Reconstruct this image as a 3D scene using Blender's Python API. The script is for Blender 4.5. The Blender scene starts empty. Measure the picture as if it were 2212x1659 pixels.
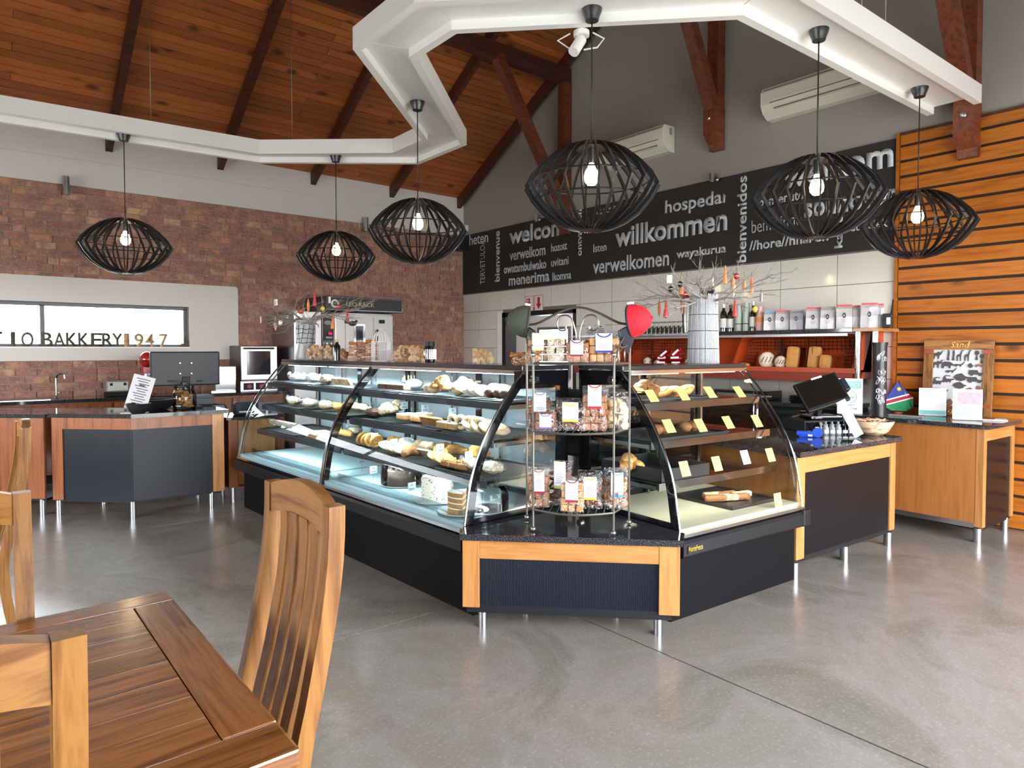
import bpy, bmesh, math, random
from mathutils import Vector, Matrix
R=math.radians; rnd=random.Random(7)
S=bpy.context.scene; COL=S.collection
# ---------------------------------------------------------------- camera
F=1450.; CXP=1106.; CYP=800.; CH=1.47; HEAD=R(50.6); TH=math.atan(45/F)
cd=bpy.data.cameras.new('camera'); cam=bpy.data.objects.new('camera',cd); COL.objects.link(cam)
cd.sensor_fit='HORIZONTAL'; cd.sensor_width=36; cd.lens=F/2212*36; cd.shift_y=-29.5/2212; cd.clip_start=.02
cam.location=(0,0,CH); cam.rotation_euler=(R(90)-TH,0,HEAD-R(90)); S.camera=cam
# ---------------------------------------------------------------- world, daylight, exposure
W=bpy.data.worlds.new('world'); S.world=W; W.use_nodes=True
wn=W.node_tree; wn.nodes.clear()
wo=wn.nodes.new('ShaderNodeOutputWorld'); wb=wn.nodes.new('ShaderNodeBackground'); wc=wn.nodes.new('ShaderNodeTexCoord')
wx=wn.nodes.new('ShaderNodeSeparateXYZ'); wr=wn.nodes.new('ShaderNodeValToRGB')
wn.links.new(wc.outputs['Generated'],wx.inputs[0]); wn.links.new(wx.outputs['Z'],wr.inputs[0]); wn.links.new(wr.outputs[0],wb.inputs[0]); wn.links.new(wb.outputs[0],wo.inputs[0])
wr.color_ramp.elements[0].position=0; wr.color_ramp.elements[0].color=(1,.98,.965,1)
wr.color_ramp.elements[1].position=.7; wr.color_ramp.elements[1].color=(.62,.78,1,1)
wb.inputs[1].default_value=22.0
def portal(name,loc,rot,sx,sy):
    l=bpy.data.lights.new(name,'AREA'); l.shape='RECTANGLE'; l.size=sx; l.size_y=sy; l.cycles.is_portal=True
    o=bpy.data.objects.new(name,l); COL.objects.link(o); o.location=loc; o.rotation_euler=rot
XB=6.65; YL=9.4; YR=-1.3; XF=-4.2          # back wall, brick wall, glazed wall beside the camera, wall behind the camera
GX0,GX1=.5,6.3
portal('daylight_shopfront',((GX0+GX1)/2,YR-.02,1.42),(R(-90),0,0),GX1-GX0,2.7)
portal('daylight_front',(XF-.02,4.6,1.65),(R(90),0,R(-90)),6.2,1.5)
portal('daylight_kitchen',(-.85,YL+.16,1.76),(R(90),0,0),6.3,.5)
V=S.view_settings; V.view_transform='Standard'; V.look='None'; V.gamma=1; V.use_curve_mapping=False; V.exposure=0.0
S.cycles.max_bounces=9; S.cycles.diffuse_bounces=4; S.cycles.glossy_bounces=4; S.cycles.transparent_max_bounces=24; S.cycles.transmission_bounces=6
S.cycles.caustics_reflective=False; S.cycles.caustics_refractive=False; S.cycles.sample_clamp_indirect=6; S.cycles.sample_clamp_direct=0
# ---------------------------------------------------------------- geometry of a pixel on a known plane of the room
fx,fy=math.cos(HEAD),math.sin(HEAD); rx,ry=math.sin(HEAD),-math.cos(HEAD)
def ray(u,v):
    a=(u-CXP)/F; b=-(v-CYP)/F
    fw=math.cos(TH)+b*math.sin(TH); up=-math.sin(TH)+b*math.cos(TH)
    return (fw*fx+a*rx, fw*fy+a*ry, up)
def atz(u,v,z):
    d=ray(u,v); t=(z-CH)/d[2]; return Vector((d[0]*t,d[1]*t,z))
def atx(u,v,x):
    d=ray(u,v); t=x/d[0]; return Vector((x,d[1]*t,CH+d[2]*t))
def aty(u,v,y):
    d=ray(u,v); t=y/d[1]; return Vector((d[0]*t,y,CH+d[2]*t))
def atpl(u,v,p,n):
    d=ray(u,v); t=(p[0]*n[0]+p[1]*n[1])/(d[0]*n[0]+d[1]*n[1]); return Vector((d[0]*t,d[1]*t,CH+d[2]*t))
# ---------------------------------------------------------------- materials
MATS={}
def nodes(name):
    m=bpy.data.materials.new(name); m.use_nodes=True; t=m.node_tree; b=t.nodes['Principled BSDF']; MATS[name]=m
    return m,t,b
def C(h):
    if isinstance(h,(tuple,list)): return (*h[:3],1)
    v=[int(h[i:i+2],16)/255 for i in (0,2,4)]
    return (*[(c/12.92 if c<=.04045 else ((c+.055)/1.055)**2.4) for c in v],1)
def mixrgb(t,fac,a,b,mode='MIX'):
    n=t.nodes.new('ShaderNodeMix'); n.data_type='RGBA'; n.blend_type=mode
    for s,v in ((n.inputs[0],fac),(n.inputs[6],a),(n.inputs[7],b)):
        if hasattr(v,'is_linked'): t.links.new(v,s)
        else: s.default_value=v
    return n.outputs[2]
def ramp(t,x,stops):
    n=t.nodes.new('ShaderNodeValToRGB'); t.links.new(x,n.inputs[0]); e=n.color_ramp.elements
    while len(e)<len(stops): e.new(.5)
    for k,(p,c) in enumerate(stops): e[k].position=p; e[k].color=C(c)
    return n.outputs[0]
def coords(t,scale=(1,1,1),rand=True):
    tc=t.nodes.new('ShaderNodeTexCoord'); mp=t.nodes.new('ShaderNodeMapping'); mp.inputs['Scale'].default_value=scale
    t.links.new(tc.outputs['Object'],mp.inputs[0])
    if rand:
        oi=t.nodes.new('ShaderNodeObjectInfo'); m=t.nodes.new('ShaderNodeMath'); m.operation='MULTIPLY'; m.inputs[1].default_value=37.0
        t.links.new(oi.outputs['Random'],m.inputs[0]); t.links.new(m.outputs[0],mp.inputs['Location'])
    return mp.outputs[0]
def noise(t,vec,scale=5,detail=4,rough=.55,dist=0):
    n=t.nodes.new('ShaderNodeTexNoise'); n.inputs['Scale'].default_value=scale; n.inputs['Detail'].default_value=detail
    n.inputs['Roughness'].default_value=rough; n.inputs['Distortion'].default_value=dist; t.links.new(vec,n.inputs['Vector']); return n.outputs['Fac']
def bump(t,b,h,strength=.3,dist=.01):
    n=t.nodes.new('ShaderNodeBump'); n.inputs['Strength'].default_value=strength; n.inputs['Distance'].default_value=dist
    t.links.new(h,n.inputs['Height']); t.links.new(n.outputs[0],b.inputs['Normal'])
def plain(name,col,rough=.5,metal=0,var=0,scale=6,bmp=0,spec=.5,coat=0,emit=None,es=0,trans=0,alpha=1,sub=0):
    m,t,b=nodes(name); b.inputs['Roughness'].default_value=rough; b.inputs['Metallic'].default_value=metal
    b.inputs['Specular IOR Level'].default_value=spec; b.inputs['Coat Weight'].default_value=coat; c=C(col)
    if var or bmp:
        v=coords(t); n=noise(t,v,scale)
        lo=tuple(x*(1-var) for x in c[:3])+(1,); hi=tuple(min(1,x*(1+var)) for x in c[:3])+(1,)
        t.links.new(mixrgb(t,n,lo,hi),b.inputs['Base Color'])
        if bmp: bump(t,b,noise(t,v,scale*3),bmp)
    else:
        rg=t.nodes.new('ShaderNodeRGB'); rg.outputs[0].default_value=c; t.links.new(rg.outputs[0],b.inputs['Base Color'])
    if emit: b.inputs['Emission Color'].default_value=C(emit); b.inputs['Emission Strength'].default_value=es
    if trans: b.inputs['Transmission Weight'].default_value=trans
    if alpha<1: b.inputs['Alpha'].default_value=alpha
    return m
def wood(name,c1,c2,axis=0,sc=1.0,rough=.35,knots=0,coat=0,c3=None,rv=.35):
    m,t,b=nodes(name); s=[14*sc]*3; s[axis]=1.1*sc
    v=coords(t,tuple(s)); n=noise(t,v,2.2,5,.55,.5)
    v2=coords(t,tuple((60*sc if k!=axis else 2.5*sc) for k in range(3))); n2=noise(t,v2,2,3,.6,.4)
    a=t.nodes.new('ShaderNodeMath'); a.operation='MULTIPLY_ADD'; t.links.new(n2,a.inputs[0]); a.inputs[1].default_value=.35; t.links.new(n,a.inputs[2])
    col=ramp(t,a.outputs[0],[(.38,c1),(.60,c2),(.85,c3 or c1)])
    oi=t.nodes.new('ShaderNodeObjectInfo'); mr=t.nodes.new('ShaderNodeMapRange'); t.links.new(oi.outputs['Random'],mr.inputs[0]); mr.inputs[3].default_value=1-rv*.6; mr.inputs[4].default_value=1+rv*.4
    hsv=t.nodes.new('ShaderNodeHueSaturation'); t.links.new(mr.outputs[0],hsv.inputs['Value']); t.links.new(col,hsv.inputs['Color']); out=hsv.outputs[0]
    if knots:
        vo=t.nodes.new('ShaderNodeTexVoronoi'); vk=coords(t,tuple(knots if k!=axis else knots*.55 for k in range(3))); t.links.new(vk,vo.inputs['Vector']); vo.inputs['Scale'].default_value=1; vo.inputs['Randomness'].default_value=1
        kn=ramp(t,vo.outputs['Distance'],[(.0,'101010'),(.09,'505050'),(.22,'ffffff')])
        dk=tuple(x*.35 for x in C(c1)[:3])+(1,)
        out=mixrgb(t,kn,dk,out)
    t.links.new(out,b.inputs['Base Color']); b.inputs['Roughness'].default_value=rough; b.inputs['Coat Weight'].default_value=coat; b.inputs['Coat Roughness'].default_value=.15
    bump(t,b,a.outputs[0],.04,.003)
    return m
def glassmat(name,tint=(1,1,1),refl=1.0,ior=1.5,rough=0.0):
    m=bpy.data.materials.new(name); m.use_nodes=True; t=m.node_tree; t.nodes.clear(); MATS[name]=m
    o=t.nodes.new('ShaderNodeOutputMaterial'); mx=t.nodes.new('ShaderNodeMixShader'); tr=t.nodes.new('ShaderNodeBsdfTransparent'); gl=t.nodes.new('ShaderNodeBsdfGlossy')
    fr=t.nodes.new('ShaderNodeFresnel'); fr.inputs[0].default_value=ior; k=t.nodes.new('ShaderNodeMath'); k.operation='MULTIPLY'; k.inputs[1].default_value=refl
    rg=t.nodes.new('ShaderNodeRGB'); rg.outputs[0].default_value=(*tint,1); t.links.new(rg.outputs[0],tr.inputs[0])
    gl.inputs['Roughness'].default_value=rough; t.links.new(fr.outputs[0],k.inputs[0]); t.links.new(k.outputs[0],mx.inputs[0]); t.links.new(tr.outputs[0],mx.inputs[1]); t.links.new(gl.outputs[0],mx.inputs[2]); t.links.new(mx.outputs[0],o.inputs[0])
    return m
def emis(name,col,s):
    m=bpy.data.materials.new(name); m.use_nodes=True; t=m.node_tree; t.nodes.clear(); MATS[name]=m
    o=t.nodes.new('ShaderNodeOutputMaterial'); e=t.nodes.new('ShaderNodeEmission'); e.inputs[0].default_value=C(col); e.inputs[1].default_value=s
    rg=t.nodes.new('ShaderNodeRGB'); rg.outputs[0].default_value=C(col); t.links.new(rg.outputs[0],e.inputs[0]); t.links.new(e.outputs[0],o.inputs[0]); return m
# ---------------------------------------------------------------- mesh builder
class MB:
    def __init__(s): s.v=[]; s.f=[]; s.sm=[]
    def add(s,vs,fs,smooth=False):
        o=len(s.v); s.v+= [tuple(p) for p in vs]; s.f+=[tuple(i+o for i in f) for f in fs]; s.sm+=[smooth]*len(fs); return s
    def xf(s,M,start=0):
        s.v[start:]=[tuple(M@Vector(p)) for p in s.v[start:]]; return s
    def box(s,x0,x1,y0,y1,z0,z1,b=0):
        if x0>x1:x0,x1=x1,x0
        if y0>y1:y0,y1=y1,y0
        if z0>z1:z0,z1=z1,z0
        if b<=0:
            v=[(x0,y0,z0),(x1,y0,z0),(x1,y1,z0),(x0,y1,z0),(x0,y0,z1),(x1,y0,z1),(x1,y1,z1),(x0,y1,z1)]
            return s.add(v,[(0,3,2,1),(4,5,6,7),(0,1,5,4),(1,2,6,5),(2,3,7,6),(3,0,4,7)])
        bm=bmesh.new(); bmesh.ops.create_cube(bm,size=1)
        for p in bm.verts: p.co=Vector(((x0+x1)/2+p.co.x*(x1-x0),(y0+y1)/2+p.co.y*(y1-y0),(z0+z1)/2+p.co.z*(z1-z0)))
        b=min(b,.45*min(x1-x0,y1-y0,z1-z0)); bmesh.ops.bevel(bm,geom=bm.edges[:],offset=b,segments=2,affect='EDGES',profile=.6)
        return s.bm(bm)
    def bm(s,bm,smooth=False):
        bm.verts.ensure_lookup_table(); bm.verts.index_update()
        s.add([tuple(p.co) for p in bm.verts],[tuple(q.index for q in f.verts) for f in bm.faces],smooth); bm.free(); return s
    def prism(s,poly,z0,z1):
        n=len(poly); v=[(x,y,z0) for x,y in poly]+[(x,y,z1) for x,y in poly]
        f=[tuple(range(n-1,-1,-1)),tuple(range(n,2*n))]+[(i,(i+1)%n,n+(i+1)%n,n+i) for i in range(n)]
        return s.add(v,f)
    def extr(s,poly,d,smooth=False):   # 3-D polygon extruded by vector d
        n=len(poly); d=Vector(d); v=[Vector(p) for p in poly]; v=v+[p+d for p in v]
        return s.add(v,[tuple(range(n-1,-1,-1)),tuple(range(n,2*n))]+[(i,(i+1)%n,n+(i+1)%n,n+i) for i in range(n)],smooth)
    def beam(s,a,b,w,h,up=(0,0,1)):
        a=Vector(a); b=Vector(b); d=(b-a).normalized(); sx=d.cross(Vector(up)).normalized()*w/2; sy=sx.cross(d).normalized()*h/2
        return s.extr([a-sx-sy,a+sx-sy,a+sx+sy,a-sx+sy],b-a)
    def tube(s,pts,r,seg=8,cap=True,closed=False):
        pts=[Vector(p) for p in pts]; n=len(pts); rr=r if isinstance(r,(list,tuple)) else [r]*n; rings=[]; up=None
        for i,p in enumerate(pts):
            if closed: d=(pts[(i+1)%n]-pts[i-1])
            else: d=(pts[min(i+1,n-1)]-pts[max(i-1,0)])
            d.normalize()
            if up is None: up=Vector((0,0,1)) if abs(d.z)<.9 else Vector((1,0,0))
            sx=d.cross(up)
            if sx.length<1e-5: sx=d.orthogonal()
            sx.normalize(); sy=sx.cross(d).normalized(); up=sy
            rings.append([p+(sx*math.cos(2*math.pi*k/seg)+sy*math.sin(2*math.pi*k/seg))*rr[i] for k in range(seg)])
        v=[q for g in rings for q in g]; f=[]
        for i in range(n if closed else n-1):
            for k in range(seg):
                j=(i+1)%n; f.append((i*seg+k,i*seg+(k+1)%seg,j*seg+(k+1)%seg,j*seg+k))
        s.add(v,f,True)
        if cap and not closed: s.add(rings[0],[tuple(range(seg))[::-1]]); s.add(rings[-1],[tuple(range(seg))])
        return s
    def lathe(s,prof,seg=24,c=(0,0,0),smooth=True,sx=1,sy=1):
        v=[];f=[];n=len(prof)
        for r,z in prof:
            for k in range(seg):
                a=2*math.pi*k/seg; v.append((c[0]+r*sx*math.cos(a),c[1]+r*sy*math.sin(a),c[2]+z))
        for i in range(n-1):
            for k in range(seg): f.append((i*seg+k,i*seg+(k+1)%seg,(i+1)*seg+(k+1)%seg,(i+1)*seg+k))
        if prof[0][0]>1e-6: f.append(tuple(range(seg))[::-1])
        if prof[-1][0]>1e-6: f.append(tuple(range((n-1)*seg,n*seg)))
        return s.add(v,f,smooth)
    def blob(s,c,r,seg=10,rings=7,jit=0,rg=None,flat=None):
        rg=rg or rnd; v=[];f=[]; r=(r,r,r) if not isinstance(r,(tuple,list)) else r
        for i in range(rings+1):
            p=math.pi*i/rings
            for k in range(seg):
                a=2*math.pi*k/seg; j=1+(rg.uniform(-jit,jit) if 0<i<rings else 0)
                z=-math.cos(p); 
                if flat is not None and z<flat: z=flat
                v.append((c[0]+r[0]*math.sin(p)*math.cos(a)*j,c[1]+r[1]*math.sin(p)*math.sin(a)*j,c[2]+r[2]*z*j))
        for i in range(rings):
            for k in range(seg): f.append((i*seg+k,i*seg+(k+1)%seg,(i+1)*seg+(k+1)%seg,(i+1)*seg+k))
        return s.add(v,f,True)
    def torus(s,c,R0,r0,seg=20,m=8,ax=2,sq=1):
        v=[];f=[]
        for i in range(seg):
            a=2*math.pi*i/seg
            for k in range(m):
                b=2*math.pi*k/m; q=[(R0+r0*math.cos(b))*math.cos(a),(R0+r0*math.cos(b))*math.sin(a),r0*sq*math.sin(b)]
                if ax==0: q=[q[2],q[0],q[1]]
                elif ax==1: q=[q[0],q[2],q[1]]
                v.append((c[0]+q[0],c[1]+q[1],c[2]+q[2]))
        for i in range(seg):
            for k in range(m): f.append((i*m+k,((i+1)%seg)*m+k,((i+1)%seg)*m+(k+1)%m,i*m+(k+1)%m))
        return s.add(v,f,True)
    def mesh(s,name,mat):
        me=bpy.data.meshes.new(name); me.from_pydata(s.v,[],s.f); me.polygons.foreach_set('use_smooth',s.sm)
        b=bmesh.new(); b.from_mesh(me); bmesh.ops.remove_doubles(b,verts=b.verts,dist=1e-6); bmesh.ops.recalc_face_normals(b,faces=b.faces); b.to_mesh(me); b.free(); sm=[p.use_smooth for p in me.polygons]
        if any(sm): me.set_sharp_from_angle(angle=R(40)); me.polygons.foreach_set('use_smooth',sm)
        if mat: me.materials.append(MATS[mat] if isinstance(mat,str) else mat)
        return me
    def build(s,name,mat,parent=None,loc=(0,0,0),rz=0,label=None,kind=None):
        return link(name,s.mesh(name,mat),parent,loc,rz,label,kind)
def link(name,data,parent=None,loc=(0,0,0),rz=0,label=None,kind=None):
    o=bpy.data.objects.new(name,data); COL.objects.link(o); o.location=loc
    o.rotation_euler=rz if isinstance(rz,(tuple,list)) else (0,0,rz)
    if parent: o.parent=parent
    if label: o['label']=label
    if kind: o['kind']=kind
    return o
def thing(name,label,cat,loc=(0,0,0),rz=0,group=None):
    o=bpy.data.objects.new(name,None); COL.objects.link(o); o.location=loc; o.empty_display_size=.1
    o.rotation_euler=rz if isinstance(rz,(tuple,list)) else (0,0,rz)
    return tag(o,label,cat,group)
def tag(o,label,cat,group=None):
    o['label']=label; o['category']=cat
    if group: o['group']=group
    return o
def struct(o): o['kind']='structure'; return o
def copy_tree(o,parent=None,label=None):
    c=o.copy(); COL.objects.link(c); c.parent=parent
    if label: c['label']=label
    for ch in o.children: copy_tree(ch,c)
    return c
def B(name,mat,parent,*boxes,b=0,label=None):
    m=MB()
    for q in boxes: m.box(*q,b=b)
    return m.build(name,mat,parent,label=label)
def text_mesh(body,mat,width=None,height=None,extrude=.002,offset=0.0,shear=0,align='LEFT'):
    """mesh data of a line of lettering lying in XY, baseline at y=0, scaled to width/height of its own box"""
    cu=bpy.data.curves.new('lettering','FONT'); cu.body=body; cu.extrude=0; cu.offset=offset; cu.shear=shear; cu.resolution_u=3
    ob=bpy.data.objects.new('lettering',cu); COL.objects.link(ob); bpy.context.view_layer.update()
    me=bpy.data.meshes.new_from_object(ob.evaluated_get(bpy.context.evaluated_depsgraph_get())); bpy.data.objects.remove(ob); bpy.data.curves.remove(cu)
    xs=[v.co.x for v in me.vertices]; ys=[v.co.y for v in me.vertices]
    if not xs: return me
    w=max(xs)-min(xs); h=max(ys)-0
    kx=(width/w) if width else None; ky=(height/h) if height else None
    if kx is None: kx=ky
    if ky is None: ky=kx
    x0=min(xs)
    for v in me.vertices: v.co=((v.co.x-x0)*kx,v.co.y*ky,0)
    b=bmesh.new(); b.from_mesh(me)
    if extrude:
        g=bmesh.ops.extrude_face_region(b,geom=b.faces[:]); bmesh.ops.translate(b,verts=[e for e in g['geom'] if isinstance(e,bmesh.types.BMVert)],vec=(0,0,extrude))
        bmesh.ops.recalc_face_normals(b,faces=b.faces)
    b.to_mesh(me); b.free(); me.materials.clear(); me.materials.append(MATS[mat]); return me
def place_m(o,origin,xa,ya,parent=None):
    xa=Vector(xa); ya=Vector(ya); za=xa.cross(ya); M=Matrix((xa,ya,za)).transposed().to_4x4(); M.translation=Vector(origin)
    o.matrix_world=M; return o
# ================================================================ materials of the place
plain('mortar','94857c',.95,bmp=.4,scale=30)
def brickmat():
    m,t,b=nodes('brick'); oi=t.nodes.new('ShaderNodeObjectInfo'); ge=t.nodes.new('ShaderNodeNewGeometry')
    a=t.nodes.new('ShaderNodeMath'); a.operation='ADD'; t.links.new(oi.outputs['Random'],a.inputs[0]); t.links.new(ge.outputs['Random Per Island'],a.inputs[1])
    f=t.nodes.new('ShaderNodeMath'); f.operation='FRACT'; t.links.new(a.outputs[0],f.inputs[0])
    c=ramp(t,f.outputs[0],[(0,'96685a'),(.3,'b5826c'),(.55,'bd8b70'),(.75,'a37262'),(.9,'c9a184'),(1,'8f6658')])
    tc=t.nodes.new('ShaderNodeNewGeometry'); n=noise(t,tc.outputs['Position'],9,6,.7); n2=noise(t,tc.outputs['Position'],38,4,.7)
    d=mixrgb(t,ramp(t,n,[(.40,'000000'),(.62,'ffffff')]),c,C('84605a')); d=mixrgb(t,ramp(t,n2,[(.55,'000000'),(.75,'ffffff')]),d,C('c9a48e'))
    t.links.new(d,b.inputs['Base Color']); b.inputs['Roughness'].default_value=.92; bump(t,b,n2,.6,.006); return m
brickmat()
plain('plaster_light','d6d1cf',.85,var=.03,scale=2)
plain('plaster_window','d8d4d0',.8,var=.02,scale=2)
plain('taupe','908984',.85,var=.05,scale=1.5)
plain('tile_white','d8d5ce',.12,var=.015,scale=1.2,coat=.3)
plain('grout','6f6b66',.9)
plain('white_paint','f2f1ef',.45,var=.02,scale=3)
wood('ceiling_wood','7d3f1e','a25c2f',axis=0,sc=.9,rough=.45,knots=4.2,c3='965026',rv=.45)
wood('beam_wood','371b12','4d2416',axis=0,sc=.8,rough=.5,c3='2c1610')
wood('brace_wood','5a2a18','733a22',axis=0,sc=.8,rough=.45,c3='4a2214')
wood('slat_wood','9a5518','ad651f',axis=1,sc=.9,rough=.42,knots=4.5,coat=0,c3='8f4d14',rv=.2); MATS['slat_wood'].node_tree.nodes['Principled BSDF'].inputs['Specular IOR Level'].default_value=.25
plain('slat_gap','2a1a12',.8)
def floormat():
    m,t,b=nodes('concrete'); g=t.nodes.new('ShaderNodeNewGeometry'); p=g.outputs['Position']
    n=noise(t,p,1.1,8,.66,.8); n2=noise(t,p,6,6,.7,.3); n3=noise(t,p,70,2,.5)
    c=ramp(t,n,[(.30,'6b655c'),(.42,'7b746a'),(.50,'89817a'),(.58,'827a6f'),(.66,'87827a'),(.78,'77736a')])
    c=mixrgb(t,ramp(t,n2,[(.40,'000000'),(.68,'b0b0b0')]),c,C('7b7065'))
    c=mixrgb(t,ramp(t,n3,[(.55,'000000'),(.75,'909090')]),c,C('b9b2a9'))
    t.links.new(c,b.inputs['Base Color'])
    mr=t.nodes.new('ShaderNodeMapRange'); t.links.new(n2,mr.inputs[0]); mr.inputs[3].default_value=.16; mr.inputs[4].default_value=.34; b.inputs['Roughness'].default_value=.22
    b.inputs['Specular IOR Level'].default_value=.5; bump(t,b,n3,.05,.002)
floormat()
plain('joint_dark','2c2723',.95)
plain('sand','d8cbb4',.95,var=.06,scale=.4)
plain('outside_green','93a888',.9,var=.2,scale=2); plain('outside_wall','e6e2da',.9)
plain('frame_grey','5b5d60',.45,metal=.3)
glassmat('window_glass',(.97,.99,.98),1.0)
plain('black_sign','262221',.75,var=.06,scale=2)
plain('letter_silver','b9bfc8',.6,var=.18,scale=40)
plain('steel','b9bcbf',.28,metal=1); plain('chrome','d5d8da',.08,metal=1)
# ================================================================ the setting
# floor: cast slabs with open joints
fl=struct(B('floor','joint_dark',None,(XF-.3,XB+2.2,YR-.3,YL+.4,-.12,-.004)))
jx=[XF-.3,-3.4,-.4,2.6,5.6,XB+2.2]; jy=[YR-.3,-2.85+1.9,.15+.0,3.15,6.15,YL+.4]
jy=[YR-.3,.15,3.15,6.15,YL+.4]
for i in range(len(jx)-1):
    for j in range(len(jy)-1):
        B('slab','concrete',fl,(jx[i]+.005,jx[i+1]-.005,jy[j]+.005,jy[j+1]-.005,-.004,0))
gr=struct(B('ground_outside','sand',None,(-60,60,YL+.4,60,-.3,-.1),(-60,60,-60,YR-.3,-.3,-.1),(-60,XF-.3,YR-.3,YL+.4,-.3,-.1)))
# left wall (brick, plaster band and window)
ZB=3.39; WX0,WX1=-4.0,2.30; WZ0,WZ1=1.50,2.02       # window opening
BX0,BX1,BZ0,BZ1=-4.2,2.915,1.34,2.315                  # plaster surround
wl=struct(B('wall_left','mortar',None,(XF,WX0,YL,YL+.3,0,ZB),(WX1,XB+.3,YL,YL+.3,0,ZB),(WX0,WX1,YL,YL+.3,0,WZ0),(WX0,WX1,YL,YL+.3,WZ1,ZB)))
B('plaster_band','plaster_light',wl,(XF,XB,YL-.012,YL+.3,ZB,3.70)); B('plaster_beam','plaster_light',wl,(XF,XB,YL-.006,YL+.3,3.703,4.3))
m=MB()
m.box(BX0,WX0,YL-.015,YL,BZ0,BZ1); m.box(WX1,BX1-.04,YL-.015,YL,BZ0,BZ1); m.box(WX0,WX1,YL-.015,YL,BZ0,WZ0); m.box(WX0,WX1,YL-.015,YL,WZ1,BZ1); m.box(BX1-.04,BX1,YL-.015,YL,BZ0,BZ1-.04)
m.lathe([(.04,0),(.04,.015)],16,(0,0,0)); k=len(m.v)-32; m.xf(Matrix.Translation((BX1-.04,YL,BZ1-.04))@Matrix.Rotation(R(90),4,'X'),k)
m.build('window_surround','plaster_window',wl)
B('sill','white_paint',wl,(WX0,WX1,YL-.03,YL+.2,WZ0-.012,WZ0+.004)); 
# bricks: nearest ones singly, the rest as one
me_full=[MB().box(0,w,-.011,.004,0,.073,b=.004).mesh('brick','brick') for w in (.222,.106,.19)]
rest=MB(); bricks=[]; course=.0855
for r_ in range(int(ZB/course)+1):
    z=r_*course+.061
    if z+.06>ZB: break
    x=XF-(0 if r_%2 else .117)
    while x<XB-.06:
        q=rnd.random(); ki=0 if q<.78 else (1 if q<.92 else 2); w=(.222,.106,.19)[ki]
        x1=min(x+w,XB-.002)
        inside=(x1>BX0 and x1<BX1 and z>BZ0 and z+.073<BZ1)
        if not inside and (z>.8 or x<-2.4): bricks.append((x,x1,z,ki))
        x=x1+.012
def seen(bk):
    x,x1,z,k=bk; f0=x*fx+YL*fy; r0=x*rx+YL*ry; u=CXP+F*r0/f0
    return (u>-30)
vis=sorted([b for b in bricks if seen(b)],key=lambda b:(b[0]*fx))
near=[b for b in vis if b[3]<3 and b[1]-b[0]>.1][:300]; nearset=set(near)
for bk in near:
    o=link('brick',me_full[bk[3]],wl,(bk[0],YL+rnd.uniform(-.003,.003),bk[2]))
for bk in bricks:
    if bk in nearset: continue
    j=rnd.uniform(-.003,.003); rest.box(bk[0],bk[1],YL-.011+j,YL+.004,bk[2],bk[2]+.073)
rest.build('brickwork','brick',wl,kind='stuff')
# window in the brick wall
wd=struct(B('window_1','frame_grey',None,(WX0,WX1,YL+.10,YL+.16,WZ1-.04,WZ1),(WX0,WX1,YL+.10,YL+.16,WZ0,WZ0+.035),(WX1-.045,WX1,YL+.10,YL+.16,WZ0+.03,WZ1-.03),(-1.3,-1.25,YL+.10,YL+.16,WZ0+.03,WZ1-.03),(.72,.765,YL+.10,YL+.16,WZ0+.03,WZ1-.03)))
for a,b_ in ((-4,-1.3),(-1.25,.72),(.765,WX1-.045)): B('pane','window_glass',wd,(a,b_,YL+.128,YL+.132,WZ0+.035,WZ1-.04))
# outside the window: a clipped hedge, a boundary wall and a roof edge
o=tag(B('hedge','outside_green',None,(2.4,5.6,YL+9,YL+10,-.1,1.75),b=.15),'pale green clipped hedge seen through the kitchen window','hedge')
o=tag(B('boundary_wall','outside_wall',None,(-14,16,YL+13,YL+13.3,-.1,1.9)),'sunlit white boundary wall beyond the kitchen window','wall')
# back wall
DY0,DY1,DZ=6.68,8.32,2.05                               # doorway
wbk=struct(B('wall_back','grout',None,(XB,XB+.25,-1.6,DY0,0,2.41),(XB,XB+.25,DY1,YL+.3,0,2.41),(XB,XB+.25,DY0,DY1,DZ,2.41)))
SL=.585; YRG=4.40
def zc(y): return 4.02+(YL-y)*SL if y>=YRG else 4.02+(YL-YRG)*SL-(YRG-y)*SL
g=MB().extr([(XB+.002,YL+.1,2.41),(XB+.002,-1.6,2.41),(XB+.002,-1.6,zc(-1.6)+.05),(XB+.002,YRG,zc(YRG)+.1),(XB+.002,YL+.1,zc(YL))],(.24,0,0)); g.build('gable','taupe',wbk)
B('plaster_line','taupe',wbk,(XB-.001,XB+.01,2.53,4.2,3.598,3.603))
tw,th=.588,.3; tz0=.597
y=YL-.002; first=True
tm={}
for r_ in range(6):
    z=tz0+r_*th; y1=YL-.005; w=.44
    while y1>2.55:
        y0=max(y1-(w if y1>YL-.1 else tw),2.545)
        cut=[(y0,y1)]
        if z<DZ and y1>DY0 and y0<DY1:
            cut=[c for c in ((y0,min(y1,DY0)),(max(y0,DY1),y1)) if c[1]-c[0]>.03]
        for a,b_ in cut:
            zz=min(th,2.405-z); key=(round(b_-a,3),round(zz,3))
            if key not in tm: tm[key]=MB().box(-.009,0,0,key[0]-.006,0,key[1]-.006,b=.0015).mesh('tile','tile_white')
            link('tile',tm[key],wbk,(XB,a+.002,z+.002))
        y1=y0
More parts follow.
